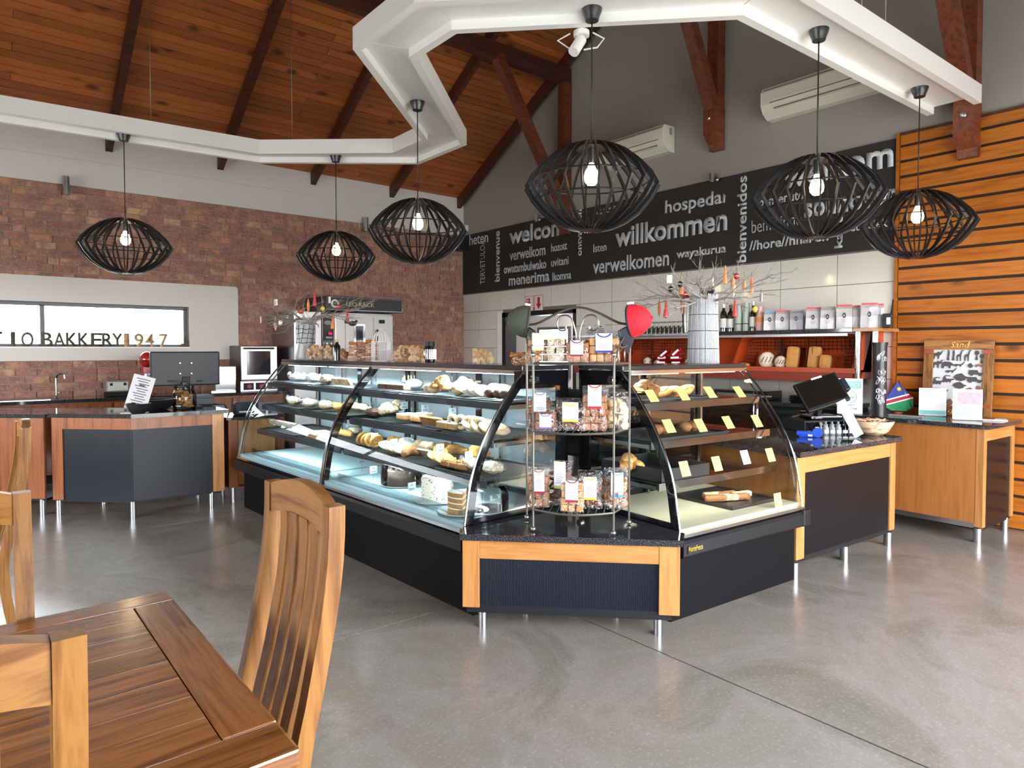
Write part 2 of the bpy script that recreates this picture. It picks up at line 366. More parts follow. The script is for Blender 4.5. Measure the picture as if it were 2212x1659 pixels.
# timber slat cladding on the right of the back wall
ws=struct(B('wall_slats','slat_gap',None,(XB-.004,XB+.01,-1.5,2.535,0,3.43)))
B('edge_trim','slat_wood',ws,(XB-.04,XB+.0,2.52,2.545,.0,3.425))
sm_=MB().box(-.022,0,-4.0,0,0,.114,b=.004).mesh('slat','slat_wood'); z=3.322-24*.138
while z<3.33:
    link('slat',sm_,ws,(XB-.004,2.515,z)); z+=.138
B('cap_strip','beam_wood',ws,(XB-.03,XB,-1.5,2.52,3.405,3.43))
# doorway, with the lit passage behind
d1=struct(B('door_1','frame_black' if 'frame_black' in MATS else plain('frame_black','1c1c1f',.4),None,(XB-.02,XB+.2,DY1-.09,DY1,0,DZ),(XB-.02,XB+.2,DY0,DY0+.05,0,DZ),(XB-.02,XB+.2,DY0,DY1,DZ-.07,DZ)))
B('door_jamb_cover','white_paint',d1,(XB-.015,XB-.004,DY1+.004,DY1+.12,0,DZ+.02))
ps=struct(B('wall_passage','plaster_light',None,(XB+1.9,XB+2.0,5.6,11,0,2.7),(XB+.26,XB+2,10.9,11,0,2.7),(XB+.26,XB+2,5.5,5.6,0,2.7),(XB+.26,XB+2,5.5,11,2.6,2.7),(XB+.26,XB+.3,9.72,11,0,2.7),(XB+.26,XB+2,5.5,11,-.05,-.02)))
wd2=struct(B('window_2','frame_grey',None,(XB+1.86,XB+1.9,8.72,9.6,.95,1.0),(XB+1.86,XB+1.9,8.72,9.6,1.84,1.89),(XB+1.86,XB+1.9,8.72,8.77,1.0,1.84),(XB+1.86,XB+1.9,9.55,9.6,1.0,1.84)))
B('pane',emis('daylight_pane','eef3ff',9),wd2,(XB+1.88,XB+1.89,8.77,9.55,1.0,1.84))
pl_=tag(B('passage_fill','white_paint',None,(XB+.9,XB+1.3,7.0,8.2,2.56,2.599)),'unseen added fill light over the passage behind the doorway','fill light')  # added out of view to brighten the passage walls
l=bpy.data.lights.new('passage_fill_glow','AREA'); l.shape='RECTANGLE'; l.size=.4; l.size_y=1.2; l.energy=75; l.color=(1,.98,.95); o=bpy.data.objects.new('passage_fill_glow',l); COL.objects.link(o); o.parent=pl_; o.location=(XB+1.1,7.6,2.55)
# wall beside the camera (glazed shopfront) and wall behind the camera
wr_=struct(B('wall_right','plaster_light',None,(XF-.2,GX0,YR-.2,YR,0,zc(YR)),(GX1,XB+.2,YR-.2,YR,0,zc(YR)),(XF,XB,YR-.2,YR,2.8,zc(YR)+.05)))
w3=MB()
for x in [GX0+.03+k*(GX1-GX0-.06)/4 for k in range(5)]: w3.box(x-.03,x+.03,YR-.13,YR-.07,0,2.8)
w3.box(GX0,GX1,YR-.13,YR-.07,0,.08); w3.box(GX0,GX1,YR-.13,YR-.07,2.74,2.8); w3.box(GX0,GX1,YR-.13,YR-.07,2.1,2.15)
struct(w3.build('window_3','frame_grey'))
wf=struct(B('wall_front','plaster_light',None,(XF-.25,XF,YR-.2,1.5,0,4),(XF-.25,XF,7.7,YL+.3,0,4),(XF-.25,XF,YR-.2,YL+.3,2.4,7.2),(XF-.25,XF,1.5,7.7,0,.9)))
w4=MB()
for y in [1.5+k*6.2/4 for k in range(5)]: w4.box(XF-.15,XF-.09,y-.03,y+.03,.9,2.4)
w4.box(XF-.15,XF-.09,1.5,7.7,.9,.96); w4.box(XF-.15,XF-.09,1.5,7.7,2.34,2.4)
struct(w4.build('window_4','frame_grey'))
# ceiling: boards on rafters
ce=struct(MB().extr([(XF-.3,YL+.4,zc(YL+.4)+.03),(XF-.3,YRG,zc(YRG)+.03),(XF-.3,-1.6,zc(-1.6)+.03),(XF-.3,-1.6,zc(-1.6)+.12),(XF-.3,YRG,zc(YRG)+.12),(XF-.3,YL+.4,zc(YL+.4)+.12)],(XB-XF+.6,0,0)).build('ceiling','beam_wood'))
ang=math.atan(SL); pw=.098
nb=int((YL+.02-YRG)/(math.cos(ang)*pw))+1
pm=[MB().box(0,L,.003,pw-.003,-.012,.012,b=.005).mesh('board','ceiling_wood') for L in (3.0,4.2,4.86)]
for k in range(nb):
    yb=YL+.02-k*pw*math.cos(ang); x=XF-.2; seq=[(0,2,1),(1,2,0),(2,0,1),(1,0,2)][k%4]
    for q in seq:
        L=(3.0,4.2,4.86)[q]
        if x>XB: break
        o=link('board',pm[q],ce,(x,yb,zc(yb)+.01),(math.pi-ang,0,0)); o.scale=(1,1,1); o.rotation_euler=(-ang,0,0)
        o.matrix_world=Matrix.Translation((x,yb,zc(yb)+.012))@Matrix(((1,0,0,0),(0,-math.cos(ang),math.sin(ang),0),(0,math.sin(ang),math.cos(ang),0),(0,0,0,1)))
        x+=L+.003
rw=.075; rh=.17
def rafter(x):
    m=MB(); z0=zc(YL); z1=zc(YRG)
    m.extr([(x-rw/2,YL-.012,z0-rh),(x-rw/2,YRG,z1-rh),(x-rw/2,YRG,z1-.006),(x-rw/2,YL-.012,z0-.006)],(rw,0,0)); return m.build('rafter','beam_wood',ce)
for k in range(9): rafter(6.55-1.28*k)
B('right_slope_lining','ceiling_wood',ce,(0,0.001,0,.001,9,9.001)) if False else None
for yy in (6.85,4.42,1.97):
    zt=zc(yy)-(rh-.03 if yy!=4.42 else .2)
    B('purlin','beam_wood',ce,(XF,XB-.002,yy-.06,yy+.06,zt-.2,zt))
    zb=3.08 if yy!=4.42 else 3.70
    p=MB().box(XB-.14,XB-.004,yy-.07,yy+.07,zb+.17,zt-.2,b=.004)
    p.extr([(XB-.004,yy-.075,zb),(XB-.09,yy-.075,zb),(XB-.10,yy-.075,zb+.07),(XB-.16,yy-.075,zb+.12),(XB-.20,yy-.075,zb+.17),(XB-.20,yy-.075,zb+.45),(XB-.004,yy-.075,zb+.45)],(0,.15,0))
    po=p.build('bracket_post','brace_wood',ce)
    MB().lathe([(0,0),(.024,0),(.024,.006),(.012,.014),(0,.014)],12).xf(Matrix.Translation((XB-.20,yy,zb+.33))@Matrix.Rotation(R(-90),4,'Y')).build('bolt','steel',po)
    ex=1.27 if yy!=4.42 else 1.45
    MB().beam((XB-.12,yy,zb+.40),(XB-ex,yy,zt-.15),.12,.13,(0,1,0)).build('brace','brace_wood',ce)
# ================================================================ hung white trough
P=[(-3.2,7.36),(.3,7.16),(2.40,7.0),(3.44,6.10),(3.44,5.55),(2.06,4.18),(2.06,3.40),(3.53,1.93),(6.44,1.84)]
Q=[(-3.2,7.72),(.3,7.50),(2.53,7.36),(3.87,6.30),(3.87,5.41),(2.47,4.03),(2.47,3.56),(3.68,2.33),(6.44,2.24)]
tr=thing('ceiling_trough','long zigzag white trough hung under the rafters above the pastry cases','ceiling trough',(2.3,5,3.47))
def tl(p,z): return (p[0]-2.3,p[1]-5,z-3.47)
def inset(a,b,t): return (a[0]+(b[0]-a[0])*t,a[1]+(b[1]-a[1])*t)
for ch,oth in ((P,Q),(Q,P)):
    for i in range(len(ch)-1):
        wi=.055/.4
        a,b=ch[i],ch[i+1]; a2,b2=inset(a,oth[i],wi),inset(b,oth[i+1],wi)
        m=MB(); v=[tl(a,3.47),tl(b,3.47),tl(b2,3.47),tl(a2,3.47),tl(a,3.615),tl(b,3.615),tl(b2,3.615),tl(a2,3.615)]
        m.add(v,[(0,3,2,1),(4,5,6,7),(0,1,5,4),(1,2,6,5),(2,3,7,6),(3,0,4,7)]); m.build('side_board','white_paint',tr)
for i in range(len(P)-1):
    a,b,c,d=P[i],P[i+1],Q[i+1],Q[i]; t=.1
    a,d=inset(a,d,t),inset(d,a,t); b,c=inset(b,c,t),inset(c,b,t)
    # a hairline mitre gap shows between the soffit boards
    e=.002; a=inset(a,b,e); b=inset(b,a,e); c=inset(c,d,e); d=inset(d,c,e)
    m=MB(); v=[tl(a,3.53),tl(b,3.53),tl(c,3.53),tl(d,3.53),tl(a,3.545),tl(b,3.545),tl(c,3.545),tl(d,3.545)]
    m.add(v,[(0,3,2,1),(4,5,6,7),(0,1,5,4),(1,2,6,5),(2,3,7,6),(3,0,4,7)]); m.build('soffit_board','white_paint',tr)
plain('wire_grey','8a8078',.5,metal=.6); plain('cord_black','1a1718',.5)
for (x,y) in ((1.47,7.3),(2.73,6.95),(4.72,2.05),(5.1,2.05),(2.3,3.8)):
    zt=zc(y)-.02; MB().tube([tl((x,y),3.545),tl((x,y),zt-.0)],.004,5).build('hanger_wire','wire_grey',tr)
# ================================================================ pendant lamps
plain('rib_black','17171b',.38,coat=.2); emis('bulb_glow','ffe0a8',40); plain('lamp_metal','8d8478',.3,metal=.9)
def pendant():
    r=thing('pendant_lamp','x','pendant lamp')
    rv=[(0,0),(.062,0),(.058,-.018),(.045,-.05),(.04,-.07),(0,-.072)]
    MB().lathe(rv[::-1],24).build('ceiling_cup','rib_black',r)
    zt=-.79
    MB().tube([(0,0,-.07),(0,0,zt)],.0045,6).build('cord','cord_black',r)
    sh=MB().torus((0,0,zt-.02),.014,.004,10,6,ax=0); sh.build('hook','lamp_metal',r)
    # ribs: flat black staves on a lens-shaped profile
    N=26; zc0=-1.075; Rm=.40; prof=[]
    top=[(.085,.255),(.15,.235),(.22,.20),(.30,.135),(.36,.07),(Rm,.0)]; bot=[(Rm,0),(.355,-.075),(.29,-.15),(.21,-.205),(.14,-.235),(.07,-.25)]
    for k in range(N):
        a=2*math.pi*k/N; m=MB(); pr=top+bot[1:]; th=.005; ca,sa=math.cos(a),math.sin(a)
        inn=[]; out=[]
        for j,(q,z) in enumerate(pr):
            p0=pr[max(j-1,0)]; p1=pr[min(j+1,len(pr)-1)]; dx,dz=p1[0]-p0[0],p1[1]-p0[1]; l=math.hypot(dx,dz) or 1
            nx,nz=-dz/l,dx/l
            if j==len(top)-1: nx,nz=1,0
            sgn=1 if nx*q+nz*z>=0 else -1; w=.012
            out.append((q+sgn*nx*w,z+sgn*nz*w)); inn.append((q-sgn*nx*w,z-sgn*nz*w))
        vs=[];fs=[]; n=len(pr)
        for s_ in (-1,1):
            for lst in (out,inn):
                for (q,z) in lst: vs.append((q*ca-s_*th*sa,q*sa+s_*th*ca,z+zc0))
        for j in range(n-1):
            for A,Bq in ((0,n),(n,3*n),(3*n,2*n),(2*n,0)): fs.append((A+j,A+j+1,Bq+j+1,Bq+j))
        fs+=[(0,n,3*n,2*n),(n-1,2*n-1,4*n-1,3*n-1)]
        m.add(vs,fs); m.build('rib','rib_black',r)
    MB().lathe([(.03,.238),(.10,.238),(.10,.246),(.03,.246),(.03,.238)],24,(0,0,zc0)).build('top_ring','rib_black',r)
    MB().lathe([(.03,-.256),(.085,-.256),(.085,-.248),(.03,-.248),(.03,-.256)],24,(0,0,zc0)).build('bottom_ring','rib_black',r)
    MB().torus((0,0,zc0+.045),.355,.005,40,6).build('hoop','rib_black',r); MB().torus((0,0,zc0-.075),.33,.005,40,6).build('hoop','rib_black',r)
    MB().lathe([(0,.25),(.022,.25),(.022,.17),(.018,.15),(0,.15)][::-1],14,(0,0,zc0)).build('bulb_holder','rib_black',r)
    MB().lathe([(0,.015),(.025,.02),(.041,.042),(.045,.07),(.038,.1),(.022,.128),(.015,.15)],16,(0,0,zc0)).build('bulb','bulb_glow',r,label='glowing warm white bulb')
    return r
pl=['black slatted pendant lamp at the far left, over the wood and blackboard counter','smallest looking black slatted pendant lamp, in front of the brick wall above the rack oven','black slatted pendant lamp hung from the diagonal trough arm beside the room corner','biggest looking black slatted pendant lamp, straight above the wire snack rack','black slatted pendant lamp hiding words at the right end of the sign','black slatted pendant lamp hanging nearest the orange timber slat wall']
pp=[(1.246,7.33),(3.147,6.72),(2.981,4.90),(2.997,2.75),(4.32,2.12),(5.886,2.06)]
pp=[(1.246,7.36),(3.12,6.75),(2.981,4.87),(2.997,2.885),(4.32,2.14),(5.886,2.10)]
proto=None
for k,(x,y) in enumerate(pp):
    o=pendant() if proto is None else copy_tree(proto); proto=proto or o
    o.location=(x,y,3.53); o.rotation_euler=(0,0,k*.37); o['label']=pl[k]; o['group']='black slatted pendant lamps'
    l=bpy.data.lights.new('bulb_light','POINT'); l.energy=62; l.color=(1,.80,.55); l.shadow_soft_size=.04
    lo=bpy.data.objects.new('bulb_light',l); COL.objects.link(lo); lo.parent=o; lo.location=(0,0,-1.0)
# ================================================================ things on the walls
sg=thing('welcome_sign','long dark board painted with welcome words in many languages, above the white tiles','sign',(XB-.004,5.95,2.41))
B('board','black_sign',sg,(-.014,.003,2.545-5.95,YL-.01-5.95,0,.985))
def word(txt,u0,v0,u1,v1,h,off=.0,vert=False,shear=0):
    X=XB-.022; a=atx(u0,v0,X); b=atx(u1,v1,X)
    if not vert:
        w=a.y-b.y; hz=atx(u0,v0-h,X).z-a.z
        me=text_mesh(txt,'letter_silver',w,hz,.003,off,shear); o=link('lettering',me,None)
        sl=(b.z-a.z)/w; place_m(o,(X,a.y,a.z),(0,-1,sl*.6),(0,0,1))
    else:
        w=b.z-a.z; hz=abs(atx(u0-h,v0,X).y-a.y)
        me=text_mesh(txt,'letter_silver',w,hz,.003,off,shear); o=link('lettering',me,None); place_m(o,(X,a.y,a.z),(0,0,1),(0,1,0))
    mw=o.matrix_world.copy(); o.parent=sg; o.matrix_parent_inverse=Matrix.Translation((-(XB-.004),-5.95,-2.41)); o['label']='painted word '+txt.strip('/!')
    return o
for a in (('heten',1014,530,1054,523.5,22,.01),('welcome',1100,527,1240,504,34,.03),('verwelkom',1101,563,1178.5,549,22,.012),('hozott',1190.7,544,1225,538,17,.018),
  ('owatambulwako',1088.5,591,1180,579,18,.022),('uvitani',1190.7,576,1228.6,569,16,.012),('menerima',1099,617,1187,606,21,.02),('lkomna',1193.6,606.5,1234,600.5,17,.012),
  ('Isten',1281.8,545,1310,541,17,.008),('willkommen',1329,533,1571,494,41,.028),('verwelkomen',1280.6,591,1444.5,574,30,.018),('hospedar',1436.4,460.5,1575.6,438,27,.02),('wayakurua',1461,557.5,1568,545,17,.03),
  ('welkom',1690,407,1931,351,50,.03),('sounover',1737,470,1940,438,30,.028),('benvenuto',1640,447,1737,428,20,.02),('bem vindo',1624,504,1734,480,27,-.008),('//hore//hnare!!',1618,541,1790,517,20,.024),('et velek',1836.6,500,1918,488,19,.015),('WELCOME',1283,466,1330,455,11,.012),('Trip',1277,500,1302,496,13,.015)):
    word(*a)
word('TERVETULOA',1047.5,613,1047.5,518,10,-.01,True); word('bienvenue',1079,608,1079,498,10,.022,True); word('ontvangen',1256,552,1256,452,8.5,.02,True); word('bienvenidos',1611,566,1611,379,20,.022,True); word('kaabo',1819,535,1817,438,17,.022,True)
# air conditioners
plain('ac_white','d9d4c6',.4,var=.02); plain('ac_dark','6d675e',.6)
def aircon(label,y0,y1,z0):
    r=thing('air_conditioner',label,'air conditioner',(XB-.004,(y0+y1)/2,z0),0,'wall air conditioners'); h=(y1-y0)/2; D=.23
    pr=[(0,0),(-.10,0),(-D+.04,.05),(-D,.12),(-D,.25),(-D+.03,.30),(0,.31)]
    MB().extr([(x,-h,z) for x,z in pr],(0,2*h,0)).build('body','ac_white',r)
    B('outlet_flap','ac_white',r,(-D+.005,-D+.04,-h+.1,h-.14,.055,.062),(-D-.008,-D+.006,-h+.08,h-.14,.15,.16),b=.002)
    B('grille_slot','ac_dark',r,(-D-.002,-D+.01,-h+.06,h-.1,.125,.135),(-D-.002,-D+.01,-h+.03,h-.03,.265,.27))
    B('outlet_slot','ac_dark',r,(-D+.012,-D+.02,-h+.09,h-.14,.06,.075))
    return r
a1=aircon('cream air conditioner left of the middle roof post, behind the big pendant lamp',5.03,6.05,3.82)
B('rating_sticker',plain('sticker_grey','8d949c',.6),a1,(-.10,-.05,-.5115,-.5095,.2,.28))
aircon('cream air conditioner half hidden by the white trough, above the right end of the sign',2.62,3.78,3.85)
# cylinder up-down wall lights
def walllight(label,p,n,s=1.0):
    r=thing('wall_light',label,'wall light',p,0,'small steel wall lights')
    c=(n[0]*.09*s,n[1]*.09*s,0)
    MB().lathe([(0,-.1*s),(.034*s,-.1*s),(.034*s,.1*s),(0,.1*s)],18,c).build('cylinder','steel',r)
    MB().tube([(0,0,0),c],.014*s,8).build('arm','steel',r); MB().lathe([(0,0),(.03*s,0),(.03*s,.008),(0,.008)],14).xf(Matrix.Rotation(R(90),4,'X' if n[1] else 'Y')).build('wall_plate','steel',r)
q=aty(143,401,YL-.1); walllight('steel cylinder wall light at the left end of the brick wall',(q.x,YL-.014,q.z),(0,-1),1.05)
q=aty(790,485,YL-.1); walllight('steel cylinder wall light on the bricks near the corner, left of a pendant',(q.x,YL-.014,q.z),(0,-1),1.05)
def spot(label,u,v):
    q=atx(u,v,XB-.06); r=thing('spotlight',label,'spotlight',(XB-.022,q.y,q.z),0,'little steel spotlights on the sign edge')
    MB().lathe([(0,-.05),(.03,-.05),(.03,.05),(0,.05)],16,(-.05,.02,.0)).build('can','steel',r); MB().tube([(0,0,0),(-.05,.02,0)],.01,6).build('arm','steel',r)
    MB().blob((-.06,-.05,-.035),(.024,.024,.024),10,6).tube([(-.03,0,-.01),(-.06,-.05,-.03)],.008,6).build('knuckle','steel',r)
spot('small steel spotlight on the sign edge above the word welcome',1163,471); spot('small steel spotlight on the sign edge above the word hospedar',1543,384)
# junction box and black speaker in the corner
q=atx(1004,493,XB-.05); B0=thing('junction_box','small pale junction box in the corner where brick meets the sign','junction box',(XB-.004,YL-.1,q.z))
B('box','white_paint',B0,(-.06,0,-.06,.05,-.05,.05),b=.006); B('lid','steel',B0,(-.068,-.058,-.045,.035,-.035,.035),b=.004)
spk=thing('wall_speaker','small black speaker in the corner at the left end of the sign','speaker',(XB-.14,YL-.11,3.12))
B('cabinet','rib_black',spk,(-.09,.09,-.09,.09,0,.24),b=.015); B('grille',plain('speaker_cloth','2b2b30',.9),spk,(-.097,-.088,-.075,.075,.02,.22),b=.003); B('bracket','steel',spk,(.09,.137,-.02,.02,.1,.14))
# white security camera on the trough
q=atz(1256,68,3.47); cm=thing('security_camera','small white security camera clipped under the front trough board','camera',(q.x,q.y,3.47))
MB().lathe([(0,-.03),(.05,-.03),(.05,0),(0,0)],18).build('base','white_paint',cm)
MB().lathe([(0,-.07),(.035,-.07),(.035,.05),(.02,.06),(0,.06)],16).xf(Matrix.Translation((-.03,.0,-.09))@Matrix.Rotation(R(35),4,'Y')).build('camera_body','white_paint',cm)
MB().tube([(.05,-.05,-.01),(.1,-.1,-.05),(.06,-.08,-.11),(0,-.02,-.12)],.005,6).build('cable','white_paint',cm); MB().tube([(-.05,.05,-.01),(-.12,.09,-.06),(-.06,.03,-.12)],.005,6).build('cable','white_paint',cm)
# fire signs, notices
plain('sign_white','d9d3cf',.6); plain('sign_red','b0151c',.6); plain('paper','d6d6d8',.8); plain('ink','5a5a60',.8)
X=XB-.0105
def wallrect(u0,v0,u1,v1): a=atx(u0,v0,X); b=atx(u1,v1,X); return a.y,b.y,(a.z+0),(b.z)
y0=atx(1135,650,X).y; zt=atx(1150,639,X).z
fs=tag(B('fire_extinguisher_sign','sign_white',None,(X-.006,X,y0-.19,y0,zt-.24,zt),b=.002),'white sign with red fire extinguisher pictogram above the doorway','sign')
B('frame_line','sign_red',fs,(X-.0075,X-.0055,y0-.19,y0,zt-.006,zt),(X-.0075,X-.0055,y0-.19,y0,zt-.24,zt-.234),(X-.0075,X-.0055,y0-.006,y0,zt-.24,zt),(X-.0075,X-.0055,y0-.19,y0-.184,zt-.24,zt))
B('extinguisher_symbol','sign_red',fs,(X-.008,X-.0055,y0-.125,y0-.065,zt-.215,zt-.09),(X-.008,X-.0055,y0-.11,y0-.08,zt-.09,zt-.05),(X-.008,X-.0055,y0-.12,y0-.04,zt-.05,zt-.035),(X-.008,X-.0055,y0-.05,y0-.035,zt-.12,zt-.05))
y1=y0-.215
ar=tag(B('arrow_sign','sign_white',None,(X-.006,X,y1-.19,y1,zt-.24,zt),b=.002),'white sign with a red down arrow above the doorway','sign')
MB().extr([(X-.008,y1-.095,zt-.205),(X-.008,y1-.035,zt-.12),(X-.008,y1-.07,zt-.13),(X-.008,y1-.07,zt-.03),(X-.008,y1-.12,zt-.03),(X-.008,y1-.12,zt-.13),(X-.008,y1-.155,zt-.12)],(.0025,0,0)).build('arrow_symbol','sign_red',ar)
B('frame_line','sign_red',ar,(X-.0075,X-.0055,y1-.19,y1,zt-.006,zt),(X-.0075,X-.0055,y1-.19,y1,zt-.24,zt-.234),(X-.0075,X-.0055,y1-.006,y1,zt-.24,zt),(X-.0075,X-.0055,y1-.19,y1-.184,zt-.24,zt))
for nm,u in (('left',1264),('right',1288)):
    a=atx(u,702,X); nt=tag(B('notice_sheet','paper',None,(X-.003,X,a.y-.165,a.y,a.z-.24,a.z)),f'printed notice on the tiles beside the doorway, {nm} one of the pair','notice')
    B('printed_line','ink',nt,*[(X-.0036,X-.0028,a.y-.145,a.y-.02-.03*(k%2),a.z-.06-.022*k,a.z-.052-.022*k) for k in range(7)],(X-.0036,X-.0028,a.y-.1,a.y-.07,a.z-.035,a.z-.015))
# ================================================================ pastry display cases
plain('case_base','111213',.5,var=.08,scale=3,spec=.06); plain('case_bumper','18191b',.4,var=.06,scale=8,spec=.25); plain('black_gloss','101114',.08,coat=.4); plain('case_trim','c8ced2',.12,metal=1)
plain('deck','a3bcc2',.35); plain('deck_warm','d9d3b4',.35); plain('shelf_dark','20272c',.3); plain('granite_top','26272a',.12,coat=.3)
glassmat('case_glass',(.95,.985,.985),.65,1.45); plain('door_glass','b4c8d0',.25,alpha=.5); glassmat('shelf_glass',(.95,.985,.985),1.0)
emis('led_tube','e4f6ff',9); emis('warm_tube','ffe6b0',6)
CUR=[(.03,.478),(.05,.60),(.072,.72),(.11,.84),(.18,.98),(.26,1.10),(.35,1.215),(.47,1.345)]
def spl(pts,n=3):
    out=[]
    for i in range(len(pts)-1):
        p0,p1,p2,p3=pts[max(i-1,0)],pts[i],pts[i+1],pts[min(i+2,len(pts)-1)]
        for k in range(n):
            t=k/n; out.append(tuple(.5*(2*p1[j]+(p2[j]-p0[j])*t+(2*p0[j]-5*p1[j]+4*p2[j]-p3[j])*t*t+(3*p1[j]-p0[j]-3*p2[j]+p3[j])*t**3) for j in range(len(p1))))
    out.append(tuple(pts[-1])); return out
CUR2=spl(CUR,3)
def offs(pts,d):
    o=[]
    for j,p in enumerate(pts):
        a=pts[max(j-1,0)]; b=pts[min(j+1,len(pts)-1)]; dx,dz=b[0]-a[0],b[1]-a[1]; l=math.hypot(dx,dz); o.append((p[0]+dz/l*d,p[1]-dx/l*d))
    return o
SHELF=((.72,.20),(.945,.25),(1.155,.33)); DECKZ=.505; CASET=.84
def strip(m,A,Bp,s0,s1,T):
    n=len(A); v=[T(s0,*p) for p in A]+[T(s0,*p) for p in Bp]+[T(s1,*p) for p in A]+[T(s1,*p) for p in Bp]; f=[]
    for i in range(n-1): f+=[(i,i+1,n+i+1,n+i),(2*n+i,3*n+i,3*n+i+1,2*n+i+1),(i,2*n+i,2*n+i+1,i+1),(n+i,n+i+1,3*n+i+1,3*n+i)]
    f+=[(0,n,3*n,2*n),(n-1,3*n-1,4*n-1,2*n-1)]; m.add(v,f,False)
def case(label,O,ang,right,L,ends,light,deck='deck',s_off=0):
    r=thing('pastry_case',label,'display case',(O[0],O[1],0),R(ang),'curved glass pastry cases')
    T=(lambda s,t,z:(s+s_off,t,z)) if right else (lambda s,t,z:(t,s+s_off,z))
    def bx(name,mat,*q,b=0):
        m=MB()
        for s0,s1,t0,t1,z0,z1 in q:
            p,k=T(s0,t0,z0),T(s1,t1,z1); m.box(p[0],k[0],p[1],k[1],p[2],k[2],b=b)
        return m.build(name,mat,r)
    bx('base','case_base',(0,L,.085,CASET,0,.40))
    e0=.0; 
    pr=[(.07,.36),(.012,.362),(0,.375),(0,.44),(.012,.455),(.075,.468),(.075,.40)]
    MB().extr([T(e0,*p) for p in pr],Vector(T(L,0,0))-Vector(T(e0,0,0))).build('bumper','case_bumper',r)
    bx('glass_channel','case_trim',(0,L,.018,.05,.466,.484)); bx('deck',deck,(.01,L-.01,.05,CASET-.01,.47,DECKZ))
    m=MB(); n=len(CUR2); m.add([T(.012,*p) for p in CUR2]+[T(L-.012,*p) for p in CUR2],[(i,i+1,n+i+1,n+i) for i in range(n-1)],True); m.build('front_glass','case_glass',r)
    tp=bx('top_slab','granite_top',(-.0,L,.455,CASET+.01,1.347,1.375),b=.004)
    bx('top_rail','case_trim',(0,L,.45,.475,1.325,1.347))
    for e,sx,dr in ((ends[0],0,1),(ends[1],L,-1)):
        a=sx; 
        if e in('black','divider'):
            m=MB(); inn=offs(CUR2,.05); strip(m,CUR2,inn,a,a+dr*.014,T)
            m2=MB()
            if e=='black':
                q=[(.08,CASET,.478,.535),(.74,CASET,.478,1.345),(.40,.76,1.24,1.345)]
                for t0,t1,z0,z1 in q: p,k=T(a,t0,z0),T(a+dr*.012,t1,z1); m.box(p[0],k[0],p[1],k[1],p[2],k[2])
                m.build('end_frame','black_gloss',r)
                p,k=T(a+dr*.004,.08,.5),T(a+dr*.008,.78,1.3)
                g=[(t,z) for t,z in offs(CUR2,.03)]+[(.78,1.3),(.78,.5)]; MB().add([T(a+dr*.006,*q) for q in g],[tuple(range(len(g)))]).build('end_glass','case_glass',r)
                for t,z in ((.52,1.292),(.79,.62)):
                    rot=Matrix.Rotation(R(90),4,'Y') if right else Matrix.Rotation(R(90),4,'X')
                    kk=MB().lathe([(0,-.03),(.022,-.03),(.026,-.018),(.026,0),(.012,0),(.012,.03),(.02,.03),(.02,.04),(0,.04)],16).xf(Matrix.Translation(T(a-dr*.012,t,z))@rot); kk.build('knob','chrome',r)
            else: m.build('divider_frame','black_gloss',r)
        tt=MB(); tt.tube([T(a+dr*(.004 if e!='clear' else .012),*p) for p in offs(CUR2,-.004)],.007,6); tt.build('curved_trim','case_trim',r)
        if e=='clear':
            g=[(t,z) for t,z in CUR2]+[(CASET,1.345),(CASET,.478)]; MB().add([T(a+dr*.006,*q) for q in g],[tuple(range(len(g)))]).build('end_glass','case_glass',r)
            MB().tube([T(a+dr*.010,*p) for p in offs(CUR2,.03)],.006,6).build('inner_trim','case_trim',r)
    # shelves with steel uprights, sliding doors behind
    for z,t0 in SHELF:
        bx('shelf','shelf_glass',(.03,L-.03,t0+.012,.78,z-.010,z-.002)); bx('shelf_edge','shelf_dark' if not right else 'case_trim',(.03,L-.03,t0,t0+.012,z-.036,z+.006))
        bx('shelf_bracket','case_trim',(.03,.036,t0+.03,.78,z-.035,z-.012),(L-.036,L-.03,t0+.03,.78,z-.035,z-.012))
    k=3 if L>1.4 else 2
    bx('upright','case_trim',*[(.03+(L-.09)*i/k,.05+(L-.09)*i/k,.785,.805,DECKZ,1.345) for i in range(k+1)])
    bx('back_frame','black_gloss',(0,L,CASET-.02,CASET,.505,.54),(0,L,CASET-.02,CASET,1.31,1.345),(0,.05,CASET-.02,CASET,.5,1.345),(L-.05,L,CASET-.02,CASET,.5,1.345),(L/2-.03,L/2+.03,CASET-.02,CASET,.5,1.345))
    bx('back_glass','door_glass' if not right else 'case_glass',(.05,L/2-.03,CASET-.012,CASET-.009,.54,1.31),(L/2+.03,L-.05,CASET-.012,CASET-.009,.54,1.31))
    bx('light_tube',light[0],(.06,L*.5-.05,.5,.53,1.318,1.332),(L*.5+.05,L-.06,.5,.53,1.318,1.332))
    for zz,en in ((1.315,light[1]),):
        for q in (.27,.73):
            l=bpy.data.lights.new('case_light','AREA'); l.shape='RECTANGLE'; l.size=L*.4 if right else .05; l.size_y=.05 if right else L*.4; l.energy=en; l.color=light[2]; l.spread=R(150)
            o=bpy.data.objects.new('case_light',l); COL.objects.link(o); o.parent=r; o.location=T(L*q,.515,zz)
    for z,t0 in SHELF[:2]+(((1.155,.33),) if not right else ()):
        bx('shelf_light',light[0],(.08,L-.08,t0+.02,t0+.032,z-.024,z-.016))
        l=bpy.data.lights.new('shelf_glow','AREA'); l.shape='RECTANGLE'; l.size=L*.85 if right else .03; l.size_y=.03 if right else L*.85; l.energy=light[1]*.17; l.color=light[2]
        o=bpy.data.objects.new('shelf_glow',l); COL.objects.link(o); o.parent=r; o.location=T(L/2,t0+.03,z-.03); o.rotation_euler=(R(25),0,0) if right else (0,R(-25),0); l.spread=R(140)
    return r,T
OL=(2.075,2.965); AL=2.3; OR=(2.925,2.135); AR=-4.0
